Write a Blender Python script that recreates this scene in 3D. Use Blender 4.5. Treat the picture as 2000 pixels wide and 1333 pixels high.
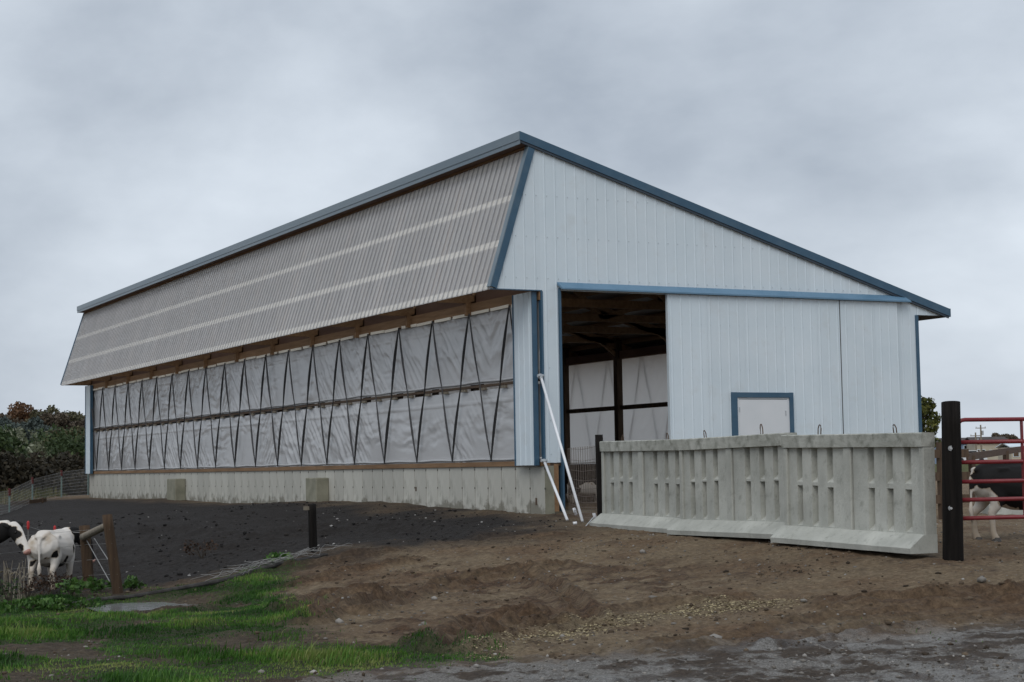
import bpy, bmesh, math, random
import numpy as np
from mathutils import Vector, Matrix

for o in list(bpy.data.objects): bpy.data.objects.remove(o)
scene = bpy.context.scene
COL = scene.collection
rnd = random.Random(7)
nrs = np.random.RandomState(11)

# ------------------------------------------------------------------ camera
CAM = np.array([-15.39036, -28.59382, 1.00884])
CR = np.array([0.88936644, -0.45689335, -0.01660704])
CU = np.array([-0.01915128, -0.07352164, 0.99710972])
CF = np.array([0.45679378, 0.88647788, 0.07413777])
FPX = 3324.27
cam_data = bpy.data.cameras.new('camera')
cam = bpy.data.objects.new('camera', cam_data); COL.objects.link(cam)
m = Matrix(((CR[0], CU[0], -CF[0], CAM[0]), (CR[1], CU[1], -CF[1], CAM[1]), (CR[2], CU[2], -CF[2], CAM[2]), (0, 0, 0, 1)))
cam.matrix_world = m
cam_data.sensor_fit = 'HORIZONTAL'; cam_data.sensor_width = 36.0
cam_data.lens = FPX / 2000 * 36
cam_data.clip_start = 0.1; cam_data.clip_end = 5000
scene.camera = cam

# ------------------------------------------------------------------ sky, sun, exposure
SUN_EL, SUN_AZ = math.radians(48), math.radians(222)     # azimuth clockwise from +Y
world = bpy.data.worlds.new('World'); scene.world = world; world.use_nodes = True
nt = world.node_tree; nt.nodes.clear()
def N(t, **k):
    n = nt.nodes.new(t)
    for a, b in k.items(): setattr(n, a, b)
    return n
sky = N('ShaderNodeTexSky'); sky.sky_type = 'NISHITA'; sky.sun_disc = False
sky.sun_elevation = SUN_EL; sky.sun_rotation = SUN_AZ; sky.dust_density = 3.0
bg1 = N('ShaderNodeBackground'); bg1.inputs['Strength'].default_value = 0.07
nt.links.new(sky.outputs[0], bg1.inputs[0])
tc = N('ShaderNodeTexCoord'); sep = N('ShaderNodeSeparateXYZ'); nt.links.new(tc.outputs['Generated'], sep.inputs[0])
mp = N('ShaderNodeMapping'); nt.links.new(tc.outputs['Generated'], mp.inputs[0])
CLOUD = (5.8, 4.3, 1.83); CLOUDROT = 0
mp.inputs['Location'].default_value = CLOUD; mp.inputs['Scale'].default_value = (1.0, 1.0, 1.75); mp.inputs['Rotation'].default_value = (0, 0, math.radians(CLOUDROT))
ns = N('ShaderNodeTexNoise'); ns.inputs['Scale'].default_value = 2.9; ns.inputs['Detail'].default_value = 7.0; ns.inputs['Roughness'].default_value = 0.53
ns.inputs['Distortion'].default_value = 0.12
nt.links.new(mp.outputs[0], ns.inputs['Vector'])
rp = N('ShaderNodeValToRGB'); e = rp.color_ramp.elements
e[0].position = 0.34; e[0].color = (0.345, 0.395, 0.465, 1)
e[1].position = 0.66; e[1].color = (0.68, 0.742, 0.815, 1)
nt.links.new(ns.outputs[0], rp.inputs[0])
bg2 = N('ShaderNodeBackground'); bg2.inputs['Strength'].default_value = 0.94
nt.links.new(rp.outputs[0], bg2.inputs[0])
ms = N('ShaderNodeMixShader'); ms.inputs[0].default_value = 0.93
nt.links.new(bg1.outputs[0], ms.inputs[1]); nt.links.new(bg2.outputs[0], ms.inputs[2])
wo = N('ShaderNodeOutputWorld'); nt.links.new(ms.outputs[0], wo.inputs[0])

sd = bpy.data.lights.new('sun', 'SUN'); sd.energy = 0.95; sd.angle = math.radians(40); sd.color = (1.0, 0.97, 0.93)
so = bpy.data.objects.new('sun', sd); COL.objects.link(so)
sv = Vector((math.sin(SUN_AZ) * math.cos(SUN_EL), math.cos(SUN_AZ) * math.cos(SUN_EL), math.sin(SUN_EL)))
so.rotation_euler = sv.to_track_quat('Z', 'Y').to_euler(); so.location = (-40, -40, 60)
scene.view_settings.view_transform = 'Standard'; scene.view_settings.look = 'None'
scene.view_settings.exposure = 0.27; scene.view_settings.gamma = 1.0; scene.view_settings.use_curve_mapping = False

# ------------------------------------------------------------------ picture-to-place helpers
def at(u, v, D):
    return CAM + D * (CF + CR * (u - 1000) / FPX - CU * (v - 666.5) / FPX)

def hsh(ix, iy, s):
    n = (ix.astype(np.int64) * 374761393 + iy.astype(np.int64) * 668265263 + s * 974711) & 0xffffffff
    n = ((n ^ (n >> 13)) * 1274126177) & 0xffffffff
    return ((n ^ (n >> 16)) & 0xffff) / 65535.0
def vn(x, y, s=0):
    x = np.asarray(x, float); y = np.asarray(y, float)
    ix = np.floor(x); iy = np.floor(y); fx = x - ix; fy = y - iy
    fx = fx * fx * (3 - 2 * fx); fy = fy * fy * (3 - 2 * fy)
    a = hsh(ix, iy, s); b = hsh(ix + 1, iy, s); c = hsh(ix, iy + 1, s); d = hsh(ix + 1, iy + 1, s)
    return (a * (1 - fx) + b * fx) * (1 - fy) + (c * (1 - fx) + d * fx) * fy
def fbm(x, y, s=0, o=4):
    t = 0; a = 0.5
    for k in range(o):
        t = t + a * vn(x * 2 ** k, y * 2 ** k, s + k * 17); a *= 0.5
    return t / (1 - 0.5 ** o)

# ------------------------------------------------------------------ ground shape (control heights, thin plate spline)
ctrl_px = [(0,1333,13),(500,1333,13),(1000,1333,12.7),(1500,1333,12.5),(2000,1333,12.3),
 (0,1250,16.8),(300,1250,16.8),(650,1200,18.5),(1000,1200,18),(1400,1200,17),(1900,1200,16.5),
 (1000,1100,24),(1400,1105,21.8),(1860,1094,20),(1165,1030,28.3),(1360,1054,24.6),(1560,1066,22.3),(1800,1094,20),
 (1120,1022,30),(235,1160,25),(180,1152,27),(612,1077,27),(100,1190,23.5),(640,1090,26.4),(320,1186,23),
 (100,1152,28),(20,1152,27),(1930,1058,22),(1990,1010,32),
 (400,1050,33),(250,1080,31),(100,1000,45),(0,1010,45),(0,1065,33),(800,1040,31),(700,1010,36),(300,1000,44),
 (120,970,65),(60,980,60),(18,1005,50),(-300,1200,24),(-300,1020,50),(2300,1200,16),(2300,1020,30),(-400,1333,13),(2400,1333,12)]
ctrl = [tuple(at(*c)) for c in ctrl_px]
ctrl += [(0,0.06,.112),(0,36.5,.143),(0,30.9,.135),(0,25.7,.196),(0,12.9,.25),(0,6.4,.234),(0,2.5,.165),(0,.96,.117),(.5,-.3,.1),
 (4.5,0,.12),(9.2,0,.1),(4.5,18,.1),(9.2,18,.1),(4.5,36,.1),(9.2,36,.1),(12,-5,-.05),(25,0,-.1),(25,30,-.1),
 (-15.4,-28.6,-.62),(-25,-30,-.65),(-5,-32,-.62),(-30,-5,-.9),(-30,30,-.5),(5,60,-.2),(-15,60,-.3),(30,-20,-.2),(40,60,-.3),(-40,60,-.6),(-50,-40,-.8),(30,-50,-.6)]
ctrl = np.array(ctrl)
def _U(r2):
    return 0.5 * r2 * np.log(r2 + 1e-9)
_n = len(ctrl)
_K = _U(((ctrl[:, None, :2] - ctrl[None, :, :2]) ** 2).sum(-1)) + np.eye(_n) * 0.35
_P = np.hstack([np.ones((_n, 1)), ctrl[:, :2]])
_A = np.zeros((_n + 3, _n + 3)); _A[:_n, :_n] = _K; _A[:_n, _n:] = _P; _A[_n:, :_n] = _P.T
_w = np.linalg.solve(_A, np.concatenate([ctrl[:, 2], np.zeros(3)]))
def base_z(x, y):
    x = np.asarray(x, float); y = np.asarray(y, float); sh = x.shape
    xf = x.ravel(); yf = y.ravel()
    z = _w[_n] + _w[_n + 1] * xf + _w[_n + 2] * yf
    for i in range(_n):
        z = z + _w[i] * _U((xf - ctrl[i, 0]) ** 2 + (yf - ctrl[i, 1]) ** 2)
    d = np.hypot(xf + 3, yf - 0)
    t = np.clip((d - 45) / 25, 0, 1); t = t * t * (3 - 2 * t)
    z = np.clip(z, -1.4, 0.6) * (1 - t) + (-0.45) * t
    return z.reshape(sh)
def on_ground(u, v):
    d = at(u, v, 1) - CAM; t = 8.0
    ts = np.arange(6, 90, 0.1)
    P = CAM[None] + ts[:, None] * d[None]
    h = P[:, 2] - base_z(P[:, 0], P[:, 1])
    k = np.argmax(h < 0) if (h < 0).any() else len(ts) - 1
    return P[k]
def poly_px(pts):
    return np.array([on_ground(u, v)[:2] for u, v in pts])
def sdist(px, py, poly):
    """signed distance, positive inside"""
    px = px.ravel(); py = py.ravel(); ins = np.zeros(px.shape, bool); dm = np.full(px.shape, 1e9)
    n = len(poly)
    for i in range(n):
        ax, ay = poly[i]; bx, by = poly[(i + 1) % n]
        ex, ey = bx - ax, by - ay; wx, wy = px - ax, py - ay
        t = np.clip((wx * ex + wy * ey) / (ex * ex + ey * ey + 1e-12), 0, 1)
        dm = np.minimum(dm, np.hypot(wx - ex * t, wy - ey * t))
        c = ((ay > py) != (by > py)) & (px < (bx - ax) * (py - ay) / (by - ay + 1e-12) + ax)
        ins ^= c
    return np.where(ins, dm, -dm)
def pldist(px, py, pts):
    dm = np.full(px.shape, 1e9)
    for (ax, ay), (bx, by) in zip(pts[:-1], pts[1:]):
        ex, ey = bx - ax, by - ay; wx, wy = px - ax, py - ay
        t = np.clip((wx * ex + wy * ey) / (ex * ex + ey * ey + 1e-12), 0, 1)
        dm = np.minimum(dm, np.hypot(wx - ex * t, wy - ey * t))
    return dm
Z_DARK = poly_px([(-250,960),(0,985),(176,974),(600,980),(1060,1007),(1080,1022),(1020,1040),(900,1056),(760,1070),(650,1086),(560,1108),(400,1138),(200,1163),(0,1178),(-250,1190)])
Z_GRASS = poly_px([(-250,1150),(60,1165),(250,1160),(420,1142),(500,1118),(590,1104),(585,1135),(500,1160),(556,1172),(548,1205),(600,1228),(660,1268),(760,1272),(870,1264),(900,1285),(650,1312),(500,1328),(430,1350),(-250,1350)])
Z_BARE = [poly_px(p) for p in ([(180,1196),(300,1168),(420,1158),(470,1166),(410,1196),(250,1206)], [(370,1250),(480,1236),(560,1240),(600,1262),(480,1280),(380,1278)], [(-60,1316),(120,1306),(160,1350),(-60,1350)], [(240,1290),(310,1276),(370,1290),(300,1302)], [(150,1236),(280,1212),(330,1216),(200,1246)])]
Z_GRAVEL = poly_px([(430,1350),(520,1330),(860,1302),(1100,1290),(1300,1270),(1500,1250),(1750,1236),(2100,1212),(2300,1210),(2300,1420),(430,1420)])
Z_STRAW = poly_px([(880,1274),(1040,1238),(1150,1210),(1400,1176),(1560,1171),(1500,1186),(1250,1217),(1060,1256),(930,1282)])
RUTS = [([(q[0], q[1]) for q in poly_px(p)], w, d) for p, w, d in (
 ([(560,1196),(640,1168),(720,1158)],.12,.09), ([(600,1215),(700,1180),(800,1160)],.12,.08), ([(700,1196),(800,1166),(900,1140),(1080,1108)],.13,.10), ([(860,1268),(940,1230),(1030,1212),(1070,1222)],.13,.13),
 ([(820,1262),(930,1222),(1050,1200)],.10,.09), ([(880,1275),(980,1240),(1080,1228)],.10,.08), ([(1010,1112),(1090,1150),(1160,1215)],.10,.06), ([(1300,1262),(1450,1240),(1600,1215),(1800,1195),(2050,1160)],.12,.05),
 ([(1500,1262),(1750,1222),(2050,1190)],.11,.045), ([(1150,1200),(1300,1180),(1450,1165)],.10,.05), ([(500,1120),(640,1100),(760,1075)],.12,.06), ([(1680,1176),(1820,1168),(2000,1150)],.11,.05), ([(560,1150),(680,1118),(800,1098)],.10,.06),
 ([(-60,1235),(150,1220),(330,1200)],.3,.06), ([(1650,1178),(1850,1170),(2050,1172)],.16,.05), ([(760,1030),(900,1055),(1040,1045)],.3,.05), ([(300,1040),(460,1060),(600,1040)],.5,.08))]
PUDDLE_A = poly_px([(186,1192),(240,1180),(330,1171),(410,1166),(432,1172),(395,1186),(300,1192),(215,1200)])
def zones(x, y):
    x = np.asarray(x, float).ravel(); y = np.asarray(y, float).ravel()
    n1 = (fbm(x * .9, y * .9, 3) - .5); n2 = (fbm(x * 3.1, y * 3.1, 5) - .5)
    sm = lambda d, w: np.clip(d / w * .5 + .5, 0, 1)
    dark = sm(sdist(x, y, Z_DARK) + .25 + n1 * 2.2 + n2 * 1.0, 1.3)
    g = sdist(x, y, Z_GRASS) + n1 * 1.1 + n2 * 1.0
    for b in Z_BARE: g = np.minimum(g, -sdist(x, y, b) + n2 * .35)
    patch = fbm(x * .75 + 9, y * .75, 21) + .45 * (fbm(x * 2.6, y * 2.6, 23) - .5)
    grass = sm(g, .3) * np.clip((patch - .315) / .09, 0, 1)
    gravel = sm(sdist(x, y, Z_GRAVEL) + n1 * 1.0 + n2 * .5, .5)
    straw = sm(sdist(x, y, Z_STRAW) + n2 * .35, .25)
    dark = dark * (1 - grass * .6)
    return dark, grass, gravel, straw
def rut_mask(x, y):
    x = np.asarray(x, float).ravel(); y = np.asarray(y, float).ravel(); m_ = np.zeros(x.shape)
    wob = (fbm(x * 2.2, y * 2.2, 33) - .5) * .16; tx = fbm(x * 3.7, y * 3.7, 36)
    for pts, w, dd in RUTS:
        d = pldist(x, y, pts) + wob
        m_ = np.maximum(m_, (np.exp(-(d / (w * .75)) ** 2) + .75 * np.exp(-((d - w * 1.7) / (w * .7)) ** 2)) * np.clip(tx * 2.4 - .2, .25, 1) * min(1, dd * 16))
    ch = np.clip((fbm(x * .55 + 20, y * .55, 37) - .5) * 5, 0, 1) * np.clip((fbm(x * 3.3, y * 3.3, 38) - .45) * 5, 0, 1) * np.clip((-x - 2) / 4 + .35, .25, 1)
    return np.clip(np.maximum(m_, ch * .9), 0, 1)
def ground_z(x, y, zz=None):
    sh = np.asarray(x, float).shape
    xf = np.asarray(x, float).ravel(); yf = np.asarray(y, float).ravel()
    z = base_z(xf, yf)
    near = np.clip((58 - np.hypot(xf + 6, yf + 10)) / 14, 0, 1)
    dark, grass, gravel, straw = zones(xf, yf) if zz is None else zz
    tough = np.clip(fbm(xf * .35 + 4, yf * .35, 41) * 1.7 - .35, .25, 1)
    left = np.clip((-1.5 - xf) / 6 + .35, .25, 1)
    amp = (0.085 * dark + (1 - dark) * (0.07 * left * (1 - gravel) + .03 * gravel)) * tough
    z = z + near * (amp * (fbm(xf * 1.5, yf * 1.5, 61, 5) - .5) * 2 + .035 * left * (1 - grass * .5) * (vn(xf * 7, yf * 7, 71) - .5) + .022 * (vn(xf * 15, yf * 15, 72) - .5))
    z = z + .10 * grass * (fbm(xf * 1.3, yf * 1.3, 91) - .4)
    for pts, w, dd in RUTS:
        wob = (fbm(xf * 2.2, yf * 2.2, 33) - .5) * .16
        d = pldist(xf, yf, pts) + wob
        z = z - dd * .9 * np.exp(-(d / w) ** 2) + dd * .95 * np.exp(-((d - w * 1.6) / (w * .6)) ** 2) * (.5 + vn(xf * 4, yf * 4, 35))
    z = z + rut_mask(xf, yf) * near * .05 * (vn(xf * 9, yf * 9, 95) + .6 * vn(xf * 19, yf * 19, 96) - .7) * (1 - grass)
    dp = sdist(xf, yf, PUDDLE_A)
    z = z - .05 * np.clip(dp / .3 + .4, 0, 1)
    return z.reshape(sh)
def gz(x, y):
    return float(ground_z(np.array([x]), np.array([y]))[0])

# ------------------------------------------------------------------ materials
def mat(name, c1, c2=None, rough=.6, scale=4.0, detail=5.0, bump=0.0, bscale=None, spec=.4, metal=0.0, stretch=(1, 1, 1), rnd_amt=0.0, coords='Object', lo=.35, hi=.65, dirt=None, sheen=0.0, trans=0.0, alpha=0.0, tcol=None):
    mt = bpy.data.materials.new(name); mt.use_nodes = True
    t = mt.node_tree; L = t.links.new; nd = t.nodes
    b = nd['Principled BSDF']
    b.inputs['Roughness'].default_value = rough; b.inputs['Metallic'].default_value = metal
    b.inputs['Specular IOR Level'].default_value = spec
    c2 = c2 or c1
    tcn = nd.new('ShaderNodeTexCoord'); mpn = nd.new('ShaderNodeMapping'); mpn.inputs['Scale'].default_value = stretch
    L(tcn.outputs[coords], mpn.inputs[0])
    nz = nd.new('ShaderNodeTexNoise'); nz.inputs['Scale'].default_value = scale; nz.inputs['Detail'].default_value = detail; nz.inputs['Roughness'].default_value = .6
    L(mpn.outputs[0], nz.inputs['Vector'])
    r = nd.new('ShaderNodeValToRGB'); r.color_ramp.elements[0].position = lo; r.color_ramp.elements[1].position = hi
    r.color_ramp.elements[0].color = (*c1, 1); r.color_ramp.elements[1].color = (*c2, 1)
    L(nz.outputs[0], r.inputs[0]); col = r.outputs[0]
    if dirt:
        dc, dscale, dlo, dhi, damt = dirt
        n2 = nd.new('ShaderNodeTexNoise'); n2.inputs['Scale'].default_value = dscale; n2.inputs['Detail'].default_value = 8; n2.inputs['Roughness'].default_value = .65
        L(mpn.outputs[0], n2.inputs['Vector'])
        r2 = nd.new('ShaderNodeMapRange'); r2.inputs[1].default_value = dlo; r2.inputs[2].default_value = dhi; r2.inputs[4].default_value = damt
        L(n2.outputs[0], r2.inputs[0])
        mxn = nd.new('ShaderNodeMixRGB'); L(r2.outputs[0], mxn.inputs[0]); L(col, mxn.inputs[1]); mxn.inputs[2].default_value = (*dc, 1); col = mxn.outputs[0]
    if rnd_amt:
        oi = nd.new('ShaderNodeObjectInfo'); mr = nd.new('ShaderNodeMapRange'); mr.inputs[3].default_value = 1 - rnd_amt; mr.inputs[4].default_value = 1 + rnd_amt
        L(oi.outputs['Random'], mr.inputs[0])
        hv = nd.new('ShaderNodeHueSaturation'); L(col, hv.inputs['Color']); L(mr.outputs[0], hv.inputs['Value']); col = hv.outputs[0]
    L(col, b.inputs['Base Color'])
    if bump:
        bn = nd.new('ShaderNodeTexNoise'); bn.inputs['Scale'].default_value = bscale or scale * 6; bn.inputs['Detail'].default_value = 6
        L(mpn.outputs[0], bn.inputs['Vector'])
        bp = nd.new('ShaderNodeBump'); bp.inputs['Strength'].default_value = bump; bp.inputs['Distance'].default_value = .02
        L(bn.outputs[0], bp.inputs['Height']); L(bp.outputs[0], b.inputs['Normal'])
    out = nd['Material Output']; sh = b.outputs[0]
    if trans:
        tr = nd.new('ShaderNodeBsdfTranslucent')
        if tcol: tr.inputs[0].default_value = (*tcol, 1)
        else: L(col, tr.inputs[0])
        mm = nd.new('ShaderNodeMixShader'); mm.inputs[0].default_value = trans; L(sh, mm.inputs[1]); L(tr.outputs[0], mm.inputs[2]); sh = mm.outputs[0]
    if alpha:
        tp = nd.new('ShaderNodeBsdfTransparent'); tp.inputs[0].default_value = (.93, .94, .95, 1)
        mm = nd.new('ShaderNodeMixShader'); mm.inputs[0].default_value = alpha; L(sh, mm.inputs[1]); L(tp.outputs[0], mm.inputs[2]); sh = mm.outputs[0]
    L(sh, out.inputs[0])
    return mt
WOODS = (1, .12, 1)
M = {}
M['white'] = mat('white_siding_paint', (.625, .712, .765), (.68, .76, .81), .42, 1.1, dirt=((.42, .44, .42), 2.2, .55, .8, .35), rnd_amt=.025)
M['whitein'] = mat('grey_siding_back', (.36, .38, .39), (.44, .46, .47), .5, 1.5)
M['door'] = mat('white_door_paint', (.66, .69, .71), (.71, .73, .75), .4, 1.5)
M['blue'] = mat('blue_trim_paint', (.038, .092, .15), (.05, .112, .175), .38, 2.0, dirt=((.16, .2, .22), 3.0, .5, .85, .35))
M['blue2'] = mat('weathered_blue_trim', (.11, .16, .20), (.15, .20, .235), .35, .6, stretch=(1, .2, 1), dirt=((.24, .28, .3), 1.4, .45, .8, .4))
M['wood'] = mat('lumber', (.20, .115, .058), (.28, .17, .09), .75, 2.5, stretch=(6, .5, 6), bump=.15, rnd_amt=.12)
M['woodp'] = mat('pale_lumber', (.86, .80, .68), (.90, .85, .74), .7, 2.0, stretch=(5, .4, 5), rnd_amt=.08)
M['woodd'] = mat('dark_treated_lumber', (.065, .042, .028), (.11, .072, .046), .85, 3.0, stretch=(8, 8, .6), bump=.3, rnd_amt=.15)
M['ply'] = mat('brown_sheathing', (.095, .05, .032), (.14, .078, .05), .8, 1.5, stretch=(3, .6, 3), rnd_amt=.15)
M['conc'] = mat('cast_concrete', (.44, .43, .38), (.53, .52, .465), .85, 1.6, bump=.1, bscale=30, stretch=(1, 1, .5), dirt=((.17, .165, .13), 2.3, .56, .72, .7), rnd_amt=.10)
def mud_splash(mt, z0, z1, colr):
    t = mt.node_tree; L = t.links.new; nd = t.nodes; b = nd['Principled BSDF']; src = b.inputs['Base Color'].links[0].from_socket
    g = nd.new('ShaderNodeNewGeometry'); sp_ = nd.new('ShaderNodeSeparateXYZ'); L(g.outputs['Position'], sp_.inputs[0])
    mr = nd.new('ShaderNodeMapRange'); mr.inputs[1].default_value = z1; mr.inputs[2].default_value = z0; mr.inputs[3].default_value = -.28; mr.inputs[4].default_value = .14; L(sp_.outputs[2], mr.inputs[0])
    nz = nd.new('ShaderNodeTexNoise'); nz.inputs['Scale'].default_value = 2.6; nz.inputs['Detail'].default_value = 9; nz.inputs['Roughness'].default_value = .68; L(g.outputs['Position'], nz.inputs['Vector'])
    a = nd.new('ShaderNodeMath'); a.operation = 'ADD'; L(mr.outputs[0], a.inputs[0]); L(nz.outputs[0], a.inputs[1])
    m2 = nd.new('ShaderNodeMapRange'); m2.inputs[1].default_value = .54; m2.inputs[2].default_value = .64; m2.inputs[4].default_value = .75; L(a.outputs[0], m2.inputs[0])
    mm = nd.new('ShaderNodeMixRGB'); L(m2.outputs[0], mm.inputs[0]); L(src, mm.inputs[1]); mm.inputs[2].default_value = (*colr, 1); L(mm.outputs[0], b.inputs['Base Color'])
mud_splash(M['conc'], .15, .75, (.15, .14, .105))
M['concd'] = mat('old_concrete_block', (.20, .195, .145), (.29, .28, .215), .9, 3.0, bump=.25, bscale=25)
M['precast'] = mat('precast_concrete', (.34, .345, .31), (.48, .485, .44), .85, 1.8, bump=.35, bscale=40, stretch=(1, 1, .7), dirt=((.15, .155, .125), 9, .55, .72, .5), rnd_amt=.07)
M['precasttop'] = mat('mossy_precast_concrete', (.30, .305, .265), (.46, .465, .42), .88, 2.6, bump=.35, bscale=40, dirt=((.09, .095, .07), 5, .46, .68, .75), rnd_amt=.05)
M['clear'] = mat('corrugated_clear_sheet', (.80, .785, .77), (.85, .835, .82), .20, .8, spec=.7, trans=.10, alpha=.46, stretch=(.3, 1, .3), rnd_amt=.05)
M['clearrib'] = mat('shaded_sheet_rib', (.33, .33, .34), (.42, .42, .43), .3, 3, spec=.5, alpha=.42)  # shade along one flank of each rib, put into a darker grey
M['curtain'] = mat('grey_curtain_fabric', (.47, .472, .475), (.55, .552, .556), .25, .7, spec=.6, bump=.18, bscale=5, stretch=(1, .35, 1), trans=.05)
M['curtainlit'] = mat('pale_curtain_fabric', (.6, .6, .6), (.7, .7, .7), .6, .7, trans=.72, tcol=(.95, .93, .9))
M['hem'] = mat('curtain_hem', (.40, .405, .41), (.50, .505, .51), .4, 2.0)
M['strap'] = mat('black_webbing', (.02, .02, .021), (.036, .036, .038), .7, 6)
M['strapg'] = mat('grey_webbing', (.05, .05, .052), (.085, .085, .09), .7, 6)
M['pipe'] = mat('white_plastic_pipe', (.78, .80, .82), (.83, .84, .86), .35, 3)
M['steel'] = mat('galvanised_steel', (.42, .44, .45), (.58, .6, .61), .4, 8, metal=.7)
M['wire'] = mat('fence_wire', (.24, .235, .225), (.34, .335, .32), .55, 20, metal=.4)
M['wirer'] = mat('rusty_fence_wire', (.16, .12, .095), (.26, .22, .19), .7, 20, metal=.3)
M['post'] = mat('dark_creosoted_pole', (.007, .006, .0055), (.016, .0135, .012), .9, 3.0, spec=.15, stretch=(7, 7, .4), bump=.5, bscale=12)
M['fpost'] = mat('brown_fence_post', (.045, .026, .014), (.085, .052, .028), .85, 3.0, stretch=(8, 8, .5), bump=.4, bscale=14)
M['rail'] = mat('grey_weathered_wood', (.17, .145, .11), (.28, .245, .19), .85, 3.0, stretch=(8, 8, .6), bump=.4)
M['log'] = mat('old_grey_rail', (.018, .016, .015), (.06, .056, .052), .85, 2.6, stretch=(3, 3, 3), bump=.4)
M['red'] = mat('dark_red_gate_paint', (.17, .016, .022), (.23, .03, .036), .38, 4, dirt=((.09, .03, .025), 9, .55, .8, .6))
M['redp'] = mat('red_plastic', (.42, .02, .02), (.5, .04, .04), .5, 4)
M['galv'] = mat('green_steel_post', (.15, .22, .21), (.22, .29, .28), .6, 6)
M['hoof'] = mat('hoof_horn', (.05, .045, .04), (.09, .08, .07), .6, 8)
M['eye'] = mat('eye', (.008, .006, .005), None, .1, 3)
M['pink'] = mat('pink_muzzle', (.42, .22, .18), (.5, .28, .23), .45, 12)
M['soilfloor'] = mat('barn_floor', (.10, .085, .06), (.16, .135, .095), .95, 2)
M['water'] = mat('puddle_water', (.20, .205, .21), (.26, .265, .27), .12, 1, spec=.8, bump=.35, bscale=7)
M['roofm'] = mat('roof_metal', (.10, .15, .19), (.13, .18, .22), .35, 1)
M['under'] = mat('roof_underside', (.30, .29, .28), (.38, .37, .36), .6, 1.5)
M['bark'] = mat('bark', (.045, .035, .027), (.085, .068, .052), .9, 5, stretch=(1, 1, .3), bump=.4)

def attr_mat(name, stops, attr='v', rough=.7, spec=.25, trans=.0, bump=0):
    mt = bpy.data.materials.new(name); mt.use_nodes = True
    t = mt.node_tree; L = t.links.new; b = t.nodes['Principled BSDF']
    a = t.nodes.new('ShaderNodeAttribute'); a.attribute_name = attr
    r = t.nodes.new('ShaderNodeValToRGB')
    els = r.color_ramp.elements
    els[0].position, els[0].color = stops[0][0], (*stops[0][1], 1)
    els[1].position, els[1].color = stops[-1][0], (*stops[-1][1], 1)
    for p, c in stops[1:-1]:
        q = els.new(p); q.color = (*c, 1)
    L(a.outputs['Fac'], r.inputs[0]); 
    oi = t.nodes.new('ShaderNodeObjectInfo'); mr = t.nodes.new('ShaderNodeMapRange'); mr.inputs[3].default_value = .85; mr.inputs[4].default_value = 1.15
    L(oi.outputs['Random'], mr.inputs[0]); hv = t.nodes.new('ShaderNodeHueSaturation'); L(r.outputs[0], hv.inputs['Color']); L(mr.outputs[0], hv.inputs['Value'])
    L(hv.outputs[0], b.inputs['Base Color'])
    b.inputs['Roughness'].default_value = rough; b.inputs['Specular IOR Level'].default_value = spec
    if trans:
        tr = t.nodes.new('ShaderNodeBsdfTranslucent'); L(hv.outputs[0], tr.inputs[0])
        mm = t.nodes.new('ShaderNodeMixShader'); mm.inputs[0].default_value = trans
        L(b.outputs[0], mm.inputs[1]); L(tr.outputs[0], mm.inputs[2]); L(mm.outputs[0], t.nodes['Material Output'].inputs[0])
    return mt

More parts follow.
